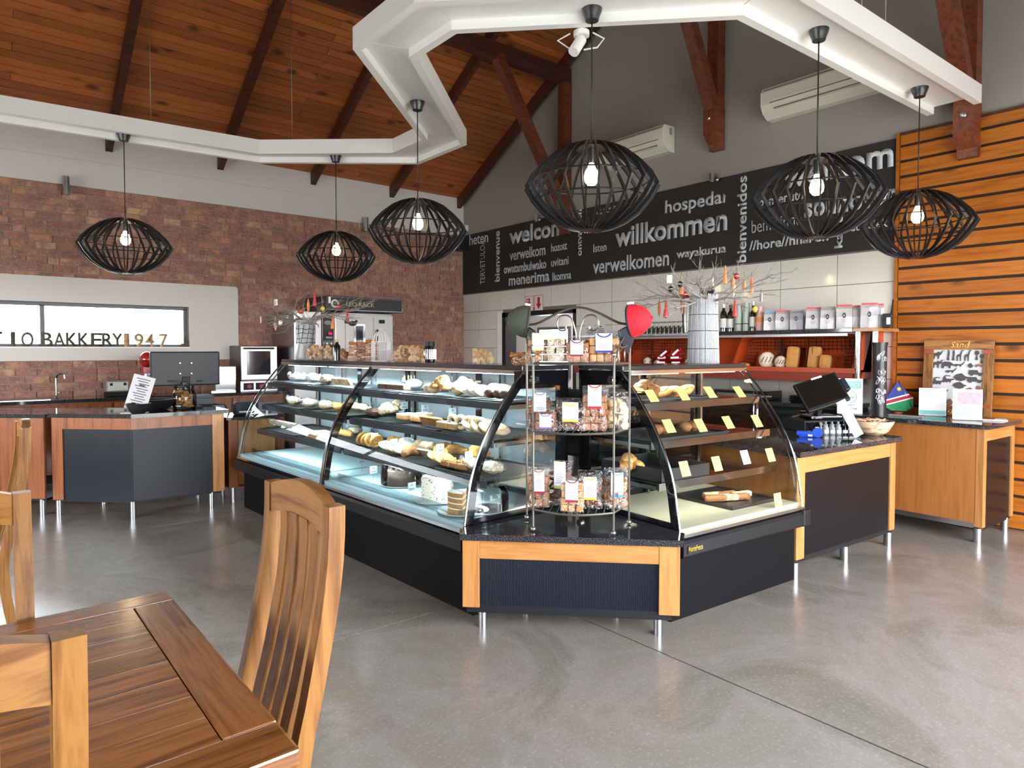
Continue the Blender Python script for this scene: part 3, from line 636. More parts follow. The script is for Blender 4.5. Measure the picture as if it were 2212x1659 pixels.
uL=(math.cos(R(90+AL)),math.sin(R(90+AL))); nL=(uL[1],-uL[0]); uR=(math.cos(R(AR)),math.sin(R(AR))); nR=(-uR[1],uR[0])
cool=('led_tube',44,(.72,.93,1.0))
caseN,TN=case('curved glass pastry case with cakes, nearest the wire rack',OL,AL,False,1.73,('black','divider'),cool)
caseF,TF=case('curved glass pastry case with an empty lower deck, farthest left',(OL[0]+uL[0]*1.735,OL[1]+uL[1]*1.735),AL,False,1.70,('divider','clear'),cool)
caseR,TR=case('curved glass case with yellow price cards stuck on its glass',OR,AR,True,1.16,('black','clear'),('warm_tube',5,(1,.95,.82)),'deck_warm')
B('corner_cap','case_bumper',caseR,(1.12,1.2,-.004,.08,.362,.466),b=.012)
# maker's plate on the right case bumper
plate=MB().box(.03,.155,-.004,.001,.385,.43).build('name_plate',plain('plate_black','141210',.3),caseR)
plain('gold_letter','c9a84c',.35,metal=.6)
o=link('plate_lettering',text_mesh('Montefresca','gold_letter',.115,.03,.001,.004),caseR); o.matrix_local=Matrix.Translation((.035,-.0045,.396))@Matrix.Rotation(R(90),4,'X')
def caseL_pt(s,t,z): return Vector((OL[0]+uL[0]*s+nL[0]*t,OL[1]+uL[1]*s+nL[1]*t,z))
def caseR_pt(s,t,z): return Vector((OR[0]+uR[0]*s+nR[0]*t,OR[1]+uR[1]*s+nR[1]*t,z))
# ================================================================ corner counter between the cases
def granite():
    m,t,b=nodes('granite'); v=coords(t,rand=False); n=noise(t,v,190,2,.7); n2=noise(t,v,60,3,.6)
    c=mixrgb(t,ramp(t,n,[(.5,'000000'),(.7,'ffffff')]),C('1d1d20'),C('5f6064')); c=mixrgb(t,ramp(t,n2,[(.6,'000000'),(.75,'808080')]),c,C('0c0c0e'))
    t.links.new(c,b.inputs['Base Color']); b.inputs['Roughness'].default_value=.07; b.inputs['Coat Weight'].default_value=.3
granite()
wood('counter_wood','9c6430','b47e48',axis=2,sc=.8,rough=.32,coat=.2,c3='976030',rv=.15); wood('counter_wood_h','9c6430','b47e48',axis=0,sc=.8,rough=.32,coat=.2,c3='976030',rv=.15)
wood('panel_wood','905728','a56a36',axis=2,sc=.45,rough=.3,coat=.3,c3='8f5628',rv=.1)
wood('cherry_wood','7d4220','93562d',axis=2,sc=.6,rough=.33,coat=.2,c3='6d381a',rv=.15)
for k_ in ('cherry_wood',): MATS[k_].node_tree.nodes['Principled BSDF'].inputs['Specular IOR Level'].default_value=.3
plain('board_black','0c0e12',.3,var=.25,scale=2.5,spec=.3); plain('plinth_black','16171a',.5,spec=.3)
def ribbed():
    m,t,b=nodes('ribbed_black'); b.inputs['Specular IOR Level'].default_value=.18; b.inputs['Roughness'].default_value=.3
    v=coords(t,(1,1,1),False); w=t.nodes.new('ShaderNodeTexWave'); w.inputs['Scale'].default_value=42; w.bands_direction='X'; t.links.new(v,w.inputs['Vector']); bump(t,b,w.outputs['Fac'],.7,.004)
    rg=t.nodes.new('ShaderNodeRGB'); rg.outputs[0].default_value=C('070d1c'); t.links.new(rg.outputs[0],b.inputs['Base Color'])  # blue in the base colour imitates sky reflected by the black panel
ribbed()
def leg(parent,x,y,h,r=.022):
    m=MB().lathe([(0,0),(r*1.02,0),(r*1.02,.008),(r,.008),(r,h),(0,h)],18,(x,y,0)); return m.build('leg','steel',parent)
M0=(2.393,2.45); cc=thing('corner_counter','low corner counter with ribbed black panel tinted like reflected sky, carrying the wire rack','counter',(M0[0],M0[1],0),R(-45.6))
def loc(p,o,a):
    dx,dy=p[0]-o[0],p[1]-o[1]; c,s=math.cos(-a),math.sin(-a); return (dx*c-dy*s,dx*s+dy*c)
poly=[loc(p,M0,R(-45.6)) for p in ((1.994,2.858),(2.791,2.043),(2.912,2.12),(2.968,2.985),(2.06,2.95))]
MB().prism(poly,.475,.508).build('worktop','granite',cc)
hl=.57
B('post','counter_wood',cc,(-hl+.01,-hl+.10,.02,.075,.115,.475),b=.004); B('post','counter_wood',cc,(hl-.115,hl-.01,.02,.075,.115,.475),b=.004)
B('side_post','counter_wood',cc,(-hl+.005,-hl+.03,.06,.14,.115,.474)); B('side_post','counter_wood',cc,(hl-.03,hl-.005,.06,.15,.115,.474))
B('top_rail','counter_wood_h',cc,(-hl+.10,hl-.115,.024,.06,.375,.475),b=.003); B('ribbed_panel','ribbed_black',cc,(-hl+.10,hl-.115,.03,.05,.13,.375)); B('plinth_rail','plinth_black',cc,(-hl+.03,hl-.05,.035,.32,.085,.13))
for x,y in ((-.459,.06),(.455,.06),(-.25,.28),(.25,.28)): leg(cc,x,y,.09)
# ================================================================ till counter
tc=thing('till_counter','till counter with black front panel and pale wood frame, right of the glass case','counter',(4.70,2.09,0),R(-3.9))
MB().prism([(-.62,-.03),(.72,-.035),(.74,-.02),(.74,.10),(.80,.12),(.80,.85),(-.62,.85)],.785,.82).build('worktop','granite',tc)
B('post','counter_wood',tc,(-.60,-.51,.0,.06,.12,.785),b=.004); B('post','counter_wood',tc,(.62,.70,.0,.06,.12,.785),b=.004); B('top_rail','counter_wood_h',tc,(-.51,.62,.003,.05,.675,.785),b=.003)
B('front_panel','board_black',tc,(-.51,.62,.012,.03,.13,.675)); B('side_panel','panel_wood',tc,(.66,.70,.06,.8,.13,.785)); B('side_panel','panel_wood',tc,(-.60,-.56,.06,.8,.13,.785)); B('plinth_rail','plinth_black',tc,(-.6,.70,.02,.80,.095,.13))
B('handle_strip',plain('pale_wood','d9b489',.5),tc,(.705,.735,.04,.075,.5,.785))
for x,y in ((-.575,.03),(.04,.03),(.66,.03),(-.57,.74),(.6,.74)): leg(tc,x,y,.10,.028)
# ================================================================ counter in the slatted corner
rc=thing('corner_display_counter','wood panelled counter against the timber slat wall, holding flag and picture stands','counter',(5.93,1.63,0),R(-2.5))
MB().prism([(-.03,-.04),(.68,-.04),(.68,1.10),(-.03,1.10)],.872,.905).build('worktop','granite',rc)
B('left_panel','panel_wood',rc,(0,.02,.05,1.06,.15,.872)); B('post','counter_wood',rc,(0,.06,0,.06,.12,.872),b=.004); B('post','counter_wood',rc,(.60,.66,0,.06,.12,.872),b=.004); B('top_rail','counter_wood_h',rc,(.06,.60,.004,.05,.775,.872),b=.003)
B('front_panel','board_black',rc,(.06,.60,.014,.03,.12,.775)); B('foot_rail','steel',rc,(.004,.02,.06,1.0,.11,.15)); B('plinth_rail','plinth_black',rc,(.02,.66,.02,1.0,.095,.12))
for x,y in ((.03,.04),(.60,.04),(.03,1.0),(.6,1.0)): leg(rc,x,y,.11,.028)
# ================================================================ back bar below the bread shelf
bb=thing('back_bar','dark back bar counter along the white tiles behind the till','counter',(6.04,2.75,0))
B('worktop','granite',bb,(0,.60,0,3.7,.93,.965)); B('carcass','board_black',bb,(.03,.59,.01,3.69,.1,.93))
for k in range(5): B('door','black_gloss',bb,(.012,.03,.03+k*.73,.73+k*.73-.01,.14,.90),b=.003)
# ================================================================ bread shelf on the tiled wall
plain('orange_board','b4461c',.35,coat=.2,var=.06,scale=2); plain('shelf_red','8e2f18',.4)
bs=thing('bread_shelf','orange red bread shelf with wire dividers on the white tiled wall','shelf',(6.20,2.72,1.20))
Lb=3.55
MB().extr([(.43,0,.0),(.43,0,.42),(.38,0,.42),(.18,0,.0)],(0,Lb,0)).build('back_board','orange_board',bs)
B('tray_board','orange_board',bs,(-.0,.42,0,Lb,.06,.08)); B('front_lip','orange_board',bs,(-.02,0,-.02,Lb,.055,.10)); B('apron','shelf_red',bs,(.0,.02,0,Lb,-.03,.055))
for yy in (0,1.22,Lb-.02): MB().extr([(0,yy,.06),(.42,yy,.06),(.42,yy,.43),(.22,yy,.43)],(0,.02,0)).build('side_board','orange_board',bs)
plain('wire_dark','3a1f18',.5,metal=.4)
def basket(y0,y1):
    m=MB()
    for k in range(9):
        z=.10+k*.035; m.tube([(.06+.14*k/9,y0,z),(.30,y0,z)],.003,4); m.tube([(.06+.14*k/9,y1,z),(.30,y1,z)],.003,4); m.tube([(.30,y0,z),(.30,y1,z)],.003,4)
    for k in range(7): x=.1+.03*k; m.tube([(x,y0,.085),(x,y0,.38)],.003,4); m.tube([(x,y1,.085),(x,y1,.38)],.003,4)
    for k in range(int((y1-y0)/.04)+1): m.tube([(.30,y0+k*.04,.085),(.30,y0+k*.04,.39)],.003,4)
    m.build('wire_basket','wire_dark',bs)
basket(.80,1.10); basket(.48,.74); basket(.12,.42); basket(2.0,2.35); basket(2.5,2.8)
ZS=.43
def tsb(name,mat,*q,b=0): return B(name,mat,bs,*[(a,b_,c,d,e+ZS,f+ZS) for a,b_,c,d,e,f in q],b=b)
tsb('granite_shelf','granite',(-.02,.43,0,1.62,0,.03)); tsb('steel_shelf','case_trim',(-.02,.43,1.63,3.55,-.005,.02)); tsb('timber_end','counter_wood_h',(-.02,.43,-.22,-.002,0,.03),b=.003)
for y in (-.03,-.18): MB().tube([(.03,y,-.235),(.03,y,ZS)],.026,16).build('chrome_post','chrome',bs)
tsb('end_panel','orange_board',(.2,.40,-.10,-.08,-.6,0)); tsb('light_strip','steel',(.0,.02,.05,3.5,-.035,-.012))
# ================================================================ left counters
def segbox(m,A,D,s0,s1,t0,t1,z0,z1,side=1):
    """box along the direction D from A; t runs inward (side=+1 left of D)"""
    d=Vector((D[0],D[1],0)).normalized(); n=Vector((-d.y,d.x,0))*side; A=Vector((A[0],A[1],0))
    p=[A+d*s0+n*t0,A+d*s1+n*t0,A+d*s1+n*t1,A+d*s0+n*t1]
    v=[(q.x,q.y,z0) for q in p]+[(q.x,q.y,z1) for q in p]
    m.add(v,[(0,3,2,1),(4,5,6,7),(0,1,5,4),(1,2,6,5),(2,3,7,6),(3,0,4,7)]); return m
def sb(name,mat,parent,A,D,*q,side=1):
    m=MB()
    for x in q: segbox(m,A,D,*x,side=side)
    return m.build(name,mat,parent)
plain('chalkboard','0b121c',.36,var=.6,scale=2.6,spec=.25);  # navy base stands in for blue sky reflected on the black boards
O4=Vector((1.13,6.57,0)); lc=thing('blackboard_counter','wood counter with two angled blackboard panels, in front of the kitchen window','counter',O4)
ZC=.91; zero=(0,0)
MB().prism([(.80,-.045),(-.005,-.03),(-.56,.53),(-.14,.98),(.25,.60),(.80,.57)],ZC-.035,ZC).build('worktop','granite',lc)
D1=(1,-.035); D2=(-1,.985)
zr=(.775,.875); zp=(.15,.775)
sb('blackboard','chalkboard',lc,zero,D1,(.0,.66,.01,.03,.15,.775)); sb('top_rail','cherry_wood',lc,zero,D1,(.0,.66,0,.035,*zr)); sb('post','counter_wood',lc,zero,D1,(.66,.76,0,.06,.15,.875))
sb('blackboard','chalkboard',lc,zero,D2,(.0,.64,.01,.03,.15,.775),side=-1); sb('top_rail','cherry_wood',lc,zero,D2,(.0,.64,0,.035,*zr),side=-1); sb('post','cherry_wood',lc,zero,D2,(.64,.74,0,.06,.15,.875),side=-1)
sb('carcass','cherry_wood',lc,zero,D1,(.70,.76,.06,.55,.15,.875)); sb('plinth_rail','plinth_black',lc,zero,D1,(0,.74,.03,.5,.13,.155)); sb('plinth_rail','plinth_black',lc,zero,D2,(0,.72,.03,.5,.13,.155),side=-1)
for x,y in ((.015,.05),(.66,.03),(-.48,.53),(.66,.5),(-.1,.8)): leg(lc,x,y,.14,.026)
lm=thing('side_counter','plain reddish wood counter at the left edge of the picture','counter',(.56,7.14,0))
A=(0,0); D3=(-1,.93)
MB().prism([(.0,-.02),(-1.05,.955),(-.63,1.415),(.42,.43)],ZC-.04,ZC-.008).build('worktop','granite',lm)
sb('front_panel','cherry_wood',lm,A,D3,(.03,1.42,.02,.04,.15,.868),side=-1); sb('plinth_rail','plinth_black',lm,A,D3,(.03,1.42,.04,.4,.13,.15),side=-1)
for x,y in ((-.02,.1),(-.55,.6),(-.95,.97)): leg(lm,x,y,.14,.026)
# low wood unit between this counter and the pastry case
lu=thing('low_cupboard','low wood cupboard squeezed between blackboard counter and pastry case, carrying a small printer','cupboard',(1.95,6.60,0),R(-2))
B('body','cherry_wood',lu,(.0,.50,.04,.50,.15,.80)); B('door','counter_wood',lu,(.09,.44,.02,.04,.17,.79),b=.004); B('post','cherry_wood',lu,(.0,.085,.015,.05,.15,.80)); B('worktop','granite',lu,(-.02,.52,0,.52,.80,.825))
for x,y in ((.05,.06),(.45,.06),(.05,.45),(.45,.45)): leg(lu,x,y,.15,.022)
# back counter along the brick wall
bc=thing('kitchen_counter','long wooden kitchen counter with granite top below the window','counter',(-2.6,8.80,0))
B('worktop','granite',bc,(0,5.95,-.02,.585,.885,.92)); B('carcass','cherry_wood',bc,(0,5.93,.03,.58,.10,.885)); B('plinth','plinth_black',bc,(0.02,5.9,.06,.5,0,.10))
for k in range(9):
    x=.02+k*.655; dd=B('door','cherry_wood',bc,(x,x+.63,.008,.03,.13,.86),b=.004); B('door_panel','cherry_wood' if k<7 else 'slate_panel' if 'slate_panel' in MATS else plain('slate_panel','6d7f92',.4),dd,(x+.08,x+.55,.004,.009,.21,.78))
B('sink_rim','steel',bc,(2.75,3.35,.05,.50,.918,.926))
# tap
q=aty(122,852,9.2); tp=thing('kitchen_tap','chrome swan neck tap against the bricks','tap',(q.x,9.2,.92))
MB().lathe([(0,0),(.03,0),(.026,.02),(.014,.03),(0,.03)],14).build('base','chrome',tp); MB().tube([(0,0,.02),(0,0,.22),(.01,-.01,.26),(.05,-.03,.28),(.075,-.05,.26),(.08,-.055,.22)],.011,8).build('spout','chrome',tp); MB().tube([(0,0,.05),(.06,0,.07)],.007,6).build('lever','chrome',tp)
# toaster
q=aty(253,850,9.05); ts_=thing('toaster','small silver toaster under the window sill','toaster',(q.x,9.05,.92))
B('body',plain('toaster_silver','a9a9a5',.3,metal=.7),ts_,(-.12,.12,-.08,.08,.05,.19),b=.02); B('base','plinth_black',ts_,(-.125,.125,-.085,.085,0,.05),b=.008); B('slots','plinth_black',ts_,(-.1,.1,-.045,-.015,.185,.192),(-.1,.1,.015,.045,.185,.192)); B('knob','plinth_black',ts_,(-.085,-.055,-.09,-.078,.13,.16),b=.004); B('knob','plinth_black',ts_,(.055,.085,-.09,-.078,.13,.16),b=.004)
# milkshake mixer
plain('mixer_red','a5181c',.18,coat=.6)
q=aty(318,850,9.0); mx=thing('drink_mixer','shiny red drink mixer with round head beside the monitor','mixer',(q.x,9.0,.92))
MB().lathe([(0,0),(.09,0),(.085,.03),(0,.03)],20).build('base','mixer_red',mx); B('column','mixer_red',mx,(-.045,.045,.02,.075,.02,.36),b=.012); MB().blob((0,-.02,.43),(.085,.095,.095),18,12).build('head','mixer_red',mx)
MB().torus((0,-.02,.42),.088,.008,24,6).build('trim_ring','chrome',mx); MB().lathe([(0,0),(.045,0),(.055,.2),(.05,.2),(.04,.01),(0,.01)],18,(0,-.045,.06)).build('cup','steel',mx)
# steel hot water boxes
q=aty(482,842,8.98); sbx=thing('steel_box','squat shiny steel urn box between monitor and oven','urn',(q.x,8.98,.92)); B('body','chrome',sbx,(-.13,.13,-.12,.12,.02,.34),b=.01); B('base','plinth_black',sbx,(-.12,.12,-.11,.11,0,.02)); B('tray','steel',sbx,(-.2,.1,-.2,-.125,0.0,.04),b=.006)
# bench oven
a=aty(520,845,8.93); b=aty(614,845,8.93); wv=b.x-a.x-.10
ov=thing('bench_oven','silver bench oven with dark glass door and red knobs on the kitchen counter','oven',(a.x,8.93,.92))
plain('oven_silver','c3c3c4',.28,metal=.75); plain('oven_side','5b5a5c',.35,metal=.7); plain('dark_glass','1c2230',.06,coat=.5)
B('body','oven_side',ov,(0,wv,0,.45,.0,.60),b=.008); dr=B('door','oven_silver',ov,(0,wv,-.025,0,.15,.595),b=.01); B('door_glass','dark_glass',dr,(.075,wv-.09,-.032,-.024,.22,.53),b=.015); MB().tube([(.03,-.05,.565),(wv-.05,-.05,.565)],.012,8).build('handle','plinth_black',dr)
B('control_panel','oven_silver',ov,(-.01,wv,-.02,0,0,.14),b=.006)
for k in range(4):
    x=.03+k*.155; B('knob_plate','plinth_black',ov,(x,x+.13,-.025,-.019,.025,.115),b=.003)
    MB().lathe([(0,0),(.032,0),(.028,.03),(0,.03)],16).xf(Matrix.Translation((x+.065,-.025,.07))@Matrix.Rotation(R(90),4,'X')).build('knob',plain('knob_red','7d2a33',.4) if k==0 else 'knob_red',ov)
# rack oven with hood
x0=aty(632,700,8.62).x; x1=aty(846,700,8.62).x; W_=x1-x0
ro=thing('rack_oven','tall stainless rack oven with black hood panel near the corner','oven',(x0,8.62,0))
B('body','steel',ro,(0,W_,0,.72,.08,1.98),b=.006); B('foot','plinth_black',ro,(.05,W_-.05,.05,.7,0,.08))
xc=aty(692,700,8.6).x-x0
B('side_bay','steel',ro,(0,xc,-.05,0,.1,1.97),b=.004); cp=B('control_panel','black_gloss',ro,(xc+.01,xc+.17,-.06,0,.6,1.97),b=.004)
MB().lathe([(0,0),(.055,0),(.055,.004),(0,.004)],24,sx=1.0,sy=.5).xf(Matrix.Translation((xc+.09,-.061,1.83))@Matrix.Rotation(R(90),4,'X')).build('badge',plain('badge_grey','8f8f94',.4),cp)
o=link('badge_lettering',text_mesh('Macadams','ink',.08,.018,.001),cp); o.matrix_local=Matrix.Translation((xc+.05,-.066,1.822))@Matrix.Rotation(R(90),4,'X')
B('red_display',emis('display_red','ff1a4a',3),cp,(xc+.10,xc+.145,-.064,-.059,1.67,1.70)); B('button_strip','badge_grey',cp,(xc+.06,xc+.15,-.064,-.059,1.62,1.645))
for xx in (xc+.07,xc+.13): MB().lathe([(0,0),(.016,0),(.013,.015),(0,.015)],12).xf(Matrix.Translation((xx,-.06,1.55))@Matrix.Rotation(R(90),4,'X')).build('dial','steel',cp)
d_=B('door','oven_silver',ro,(xc+.20,W_-.01,-.05,0,.1,1.95),b=.004); B('door_window','dark_glass',d_,(xc+.50,W_-.48,-.056,-.049,.9,1.79),b=.01); B('window_frame','chrome',d_,(xc+.47,xc+.495,-.06,-.049,.85,1.82),(W_-.475,W_-.45,-.06,-.049,.85,1.82),(xc+.495,W_-.475,-.06,-.049,1.80,1.825))
B('latch','plinth_black',d_,(W_-.23,W_-.15,-.075,-.05,1.84,1.89),b=.004); MB().tube([(W_-.27,-.08,1.6),(W_-.27,-.08,1.75)],.012,8).build('door_handle','chrome',d_); B('vertical_seam','oven_side',d_,(xc+.34,xc+.345,-.052,-.049,.12,1.93),(W_-.32,W_-.315,-.052,-.049,.12,1.93))
hd=B('hood',plain('hood_black','23252b',.35),ro,(xc+.0,W_+.06,-.22,.5,1.99,2.18),b=.004); B('hood_line','case_trim',hd,(xc+.01,W_+.05,-.224,-.219,2.165,2.17),(xc+.01,W_+.05,-.224,-.219,1.998,2.003),(W_+.045,W_+.05,-.224,-.219,2.0,2.17))
plain('hood_letter','b9b27c',.5)
o=link('hood_lettering',text_mesh('LEO RACK','hood_letter',.42,.055,.001,.008),hd); o.matrix_local=Matrix.Translation((xc+.28,-.2205,2.055))@Matrix.Rotation(R(90),4,'X')
MB().torus((0,0,0),.045,.012,20,6).xf(Matrix.Translation((xc+.12,-.222,2.08))@Matrix.Rotation(R(90),4,'X')).build('hood_logo','white_paint',hd)
# ---------------- on the blackboard counter
def on(u,v,z=ZC): q=atz(u,v,z); return q
q=on(294,893); ms=thing('menu_stand','leaning printed menu card in a stand on the blackboard counter','menu card',(q.x,q.y+.06,ZC),R(-36))
B('base','paper',ms,(-.10,.10,-.05,.05,0,.004)); cdm=MB().box(-.095,.095,-.002,.002,0,.31); cdm.xf(Matrix.Translation((0,0,.026))@Matrix.Rotation(R(14),4,'Y')@Matrix.Rotation(R(-8),4,'X')); pc=cdm.build('card',plain('card_grey','b9babd',.5),ms)
tl_=MB()
for k in range(11): tl_.box(-.06+.015*(k%3),.06-.015*(k%2),-.0032,-.0022,.275-.022*k,.283-.022*k)
tl_.box(-.025,.025,-.0034,-.0022,.215,.23); tl_.xf(Matrix.Translation((0,0,.026))@Matrix.Rotation(R(14),4,'Y')@Matrix.Rotation(R(-8),4,'X')); tl_.build('printed_lines','ink',pc)
plain('bowl_black','1d1c1e',.45,bmp=.2,scale=20)
def bowl(label,p,rd,h,mat,name='bowl',cat='bowl',sx=1):
    r=thing(name,label,cat,p); MB().lathe([(0,0),(rd*.5,0),(rd*.8,h*.35),(rd,h),(rd*.95,h),(rd*.72,h*.4),(rd*.4,h*.15),(0,h*.12)],24,sx=sx).build('shell',mat,r); return r
q=on(291,893); b1=bowl('small black bowl just below the leaning menu card',(q.x+.02,q.y-.04,ZC),.10,.085,'bowl_black'); MB().torus((0,0,.085),.098,.005,24,6).build('rim','bowl_black',b1)
q=on(343,886); b2=bowl('wide dark carved bowl between menu card and cookie jar',(q.x,q.y+.06,ZC),.16,.10,'bowl_black'); MB().blob((-.02,0,.05),(.11,.09,.04),14,6,.1).build('dried_fruit',plain('dried_brown','4a4340',.7,bmp=.5),b2)
glassmat('clear_glass',(.96,.98,.97),1.0,1.45)
def biscuit_mat(n,c1,c2):
    m,t,b=nodes(n); g=t.nodes.new('ShaderNodeNewGeometry'); c=mixrgb(t,g.outputs['Random Per Island'],C(c1),C(c2)); nn=noise(t,g.outputs['Position'],55,4,.6); c=mixrgb(t,ramp(t,nn,[(.35,'000000'),(.75,'ffffff')]),c,C(c1)); t.links.new(c,b.inputs['Base Color']); b.inputs['Roughness'].default_value=.75; bump(t,b,nn,.5,.006)
biscuit_mat('biscuit','b07a3e','d9b077'); biscuit_mat('biscuit_dark','6a3418','96552a'); biscuit_mat('rusk','8a4f22','c58a4a'); biscuit_mat('biscuit_pale','cda878','ecd8b0'); biscuit_mat('cookie_red','b5854e','dcbf8a')
q=on(402,884); jr=thing('cookie_jar','glass jar full of biscuits at the right end of the blackboard counter','jar',(q.x,q.y+.06,ZC))
MB().lathe([(.0,.004),(.095,.004),(.105,.03),(.105,.15),(.085,.185),(.085,.20),(.08,.20)],24).build('glass','clear_glass',jr); MB().lathe([(0,.20),(.09,.20),(.09,.215),(.03,.225),(.03,.25),(.02,.26),(0,.26)],20).build('lid','clear_glass',jr)
m=MB(); rg=random.Random(3)
for k in range(40): a=rg.uniform(0,6.28); d=rg.uniform(0,.075); m.blob((d*math.cos(a),d*math.sin(a),.02+.0038*k),(.026,.026,.012),8,4,.1,rg)
m.build('biscuits','biscuit',jr,kind='stuff')
# monitor seen from behind
q=on(398,868); mo=thing('monitor','black computer monitor seen from behind on the blackboard counter','monitor',(1.67,6.98,ZC),R(-4))
plain('monitor_back','191b22',.42,spec=.35); cas=B('casing','monitor_back',mo,(-.305,.305,-.02,.02,.215,.54),b=.012); B('screen',plain('screen_dark','0c0c10',.15),mo,(-.295,.295,.0195,.023,.225,.53)); B('neck','plinth_black',mo,(-.035,.035,-.035,-.0,.015,.30),b=.006); B('foot','plinth_black',mo,(-.13,.13,-.11,.09,0,.018),b=.006); B('port_strip','plinth_black',mo,(-.16,-.08,-.024,-.019,.25,.27),(.09,.15,-.024,-.019,.245,.265))
for x,z in ((-.05,.33),(.05,.33),(-.05,.43),(.05,.43)): MB().lathe([(0,0),(.006,0),(.006,.003),(0,.003)],8).xf(Matrix.Translation((x,-.02,z))@Matrix.Rotation(R(90),4,'X')).build('screw','steel',mo)
q=on(443,876); gb=tag(B('grey_box',plain('box_teal','4d5e62',.5),None,(q.x-.09,q.x+.10,q.y+.05,q.y+.25,ZC,ZC+.10),b=.006),'small grey green box right of the cookie jar','box'); B('lid_band','plinth_black',gb,(q.x-.09,q.x+.10,q.y+.048,q.y+.05,ZC+.07,ZC+.075))
cab=MB(); cab.tube([(q.x-.3,q.y+.22,ZC+.03),(q.x-.2,q.y+.12,ZC+.01),(q.x-.05,q.y+.02,ZC+.008),(q.x+.1,q.y-.03,ZC+.008),(q.x+.17,q.y-.06,ZC+.006),(q.x+.26,q.y-.10,.70),(q.x+.34,q.y-.12,.55)],.006,6); tag(cab.build('power_cable','plinth_black'),'black cable trailing off the right end of the blackboard counter','cable')
cab=MB(); cab.tube([(q.x+.05,q.y+.2,ZC+.02),(q.x+.14,q.y+.02,ZC+.008),(q.x+.185,q.y-.05,ZC),(q.x+.22,q.y-.09,.75),(q.x+.20,q.y-.10,.62),(q.x+.26,q.y-.1,.5)],.005,6); tag(cab.build('grey_cable','wire_grey'),'thin grey cable hanging beside the low cupboard','cable')
pr_=thing('receipt_printer','small black receipt printer on the low cupboard','printer',(2.17,6.80,.825),R(-10)); B('body','plinth_black',pr_,(-.11,.11,-.09,.09,0,.13),b=.02); B('paper_slot','paper',pr_,(-.07,.05,-.094,-.088,.03,.045))
# ---------------- on the window sill: wooden letters, toy boat, driftwood
wood('letter_dark','3d3a36','57524a',axis=2,sc=1,rough=.7); wood('letter_light','b08a5c','caa577',axis=2,sc=1,rough=.7)
us=[(-8,'T'),(27,'J'),(60,'O'),(102,'B'),(129,'A'),(156,'K'),(182,'K'),(209,'E'),(233,'R'),(254,'Y'),(280,'1'),(302,'9'),(325,'4'),(355,'7')]
cnt={}
for u,ch in us:
    q=aty(u,744,YL+.03); cnt[ch]=cnt.get(ch,0)+1; dk=not ch.isdigit()
    me=text_mesh(ch,'letter_dark' if dk else 'letter_light',{'J':.085,'1':.055,'4':.10,'7':.10,'9':.10}.get(ch,.115),.165,.025,.014); o=link('wooden_letter',me)
    o.matrix_world=Matrix.Translation((q.x-.06,YL+.04,WZ0+.005))@Matrix.Rotation(R(90),4,'X')
    nm='digit '+{'1':'one','9':'nine','4':'four','7':'seven'}[ch] if ch.isdigit() else 'letter '+ch; ex={('K',1):', the first K',('K',2):', the second K'}.get((ch,cnt[ch]),'')
    tag(o,f"{'pale' if not dk else 'dark'} wooden {nm} standing on the kitchen window sill{ex}",'letter','wooden letters on the sill')
q=aty(402,744,YL+.02); bt=thing('toy_boat','tiny dark toy boat on the window sill right of the digit 7','ornament',(q.x,YL+.03,WZ0+.005)); MB().extr([(-.06,-.02,.04),(-.04,-.02,.0),(.04,-.02,0),(.07,-.02,.045)],(0,.04,0)).build('hull','letter_dark',bt); MB().tube([(0,0,.03),(0,0,.13)],.004,5).build('mast','letter_dark',bt); MB().extr([(.004,0,.05),(.05,0,.05),(.004,0,.12)],(0,.003,0)).build('sail','letter_dark',bt)
q=aty(424,744,YL+.02); tf=thing('teal_fish','small teal glass fish on the window sill','ornament',(q.x,YL+.03,WZ0+.005)); MB().blob((0,0,.03),(.055,.02,.03),12,8).build('body',plain('teal_glass','5fb8b4',.15),tf); MB().extr([(.045,-.005,.03),(.085,-.005,.075),(.08,-.005,.005)],(0,.01,0)).build('tail','teal_glass',tf)
a=aty(448,744,YL+.02); b=aty(520,744,YL+.02); tag(MB().tube([(a.x,YL+.04,WZ0+.018),((a.x+b.x)/2,YL+.05,WZ0+.03),(b.x-.02,YL+.04,WZ0+.022)],[.012,.016,.012],8).build('driftwood','letter_light'),'flat piece of driftwood at the right end of the window sill','driftwood')
# ================================================================ snack bags
def filmmat(name,op=.12,tint=(1,1,1)):
    m=bpy.data.materials.new(name); m.use_nodes=True; t=m.node_tree; t.nodes.clear(); MATS[name]=m
    o=t.nodes.new('ShaderNodeOutputMaterial'); mx=t.nodes.new('ShaderNodeMixShader'); tr=t.nodes.new('ShaderNodeBsdfTransparent'); gl=t.nodes.new('ShaderNodeBsdfGlossy'); gl.inputs['Roughness'].default_value=.12
    rg=t.nodes.new('ShaderNodeRGB'); rg.outputs[0].default_value=(*tint,1); t.links.new(rg.outputs[0],tr.inputs[0])
    tc=t.nodes.new('ShaderNodeTexCoord'); n=noise(t,tc.outputs['Object'],28,3,.6,1.5); bp=t.nodes.new('ShaderNodeBump'); bp.inputs['Strength'].default_value=.9; bp.inputs['Distance'].default_value=.02; t.links.new(n,bp.inputs['Height']); t.links.new(bp.outputs[0],gl.inputs['Normal'])
    mx.inputs[0].default_value=op; t.links.new(tr.outputs[0],mx.inputs[1]); t.links.new(gl.outputs[0],mx.inputs[2]); t.links.new(mx.outputs[0],o.inputs[0])
filmmat('clear_film',.13); filmmat('milky_film',.3,(.9,.92,.92))
plain('label_white','e2e2e8',.5); plain('label_lines','8a93ad',.6)
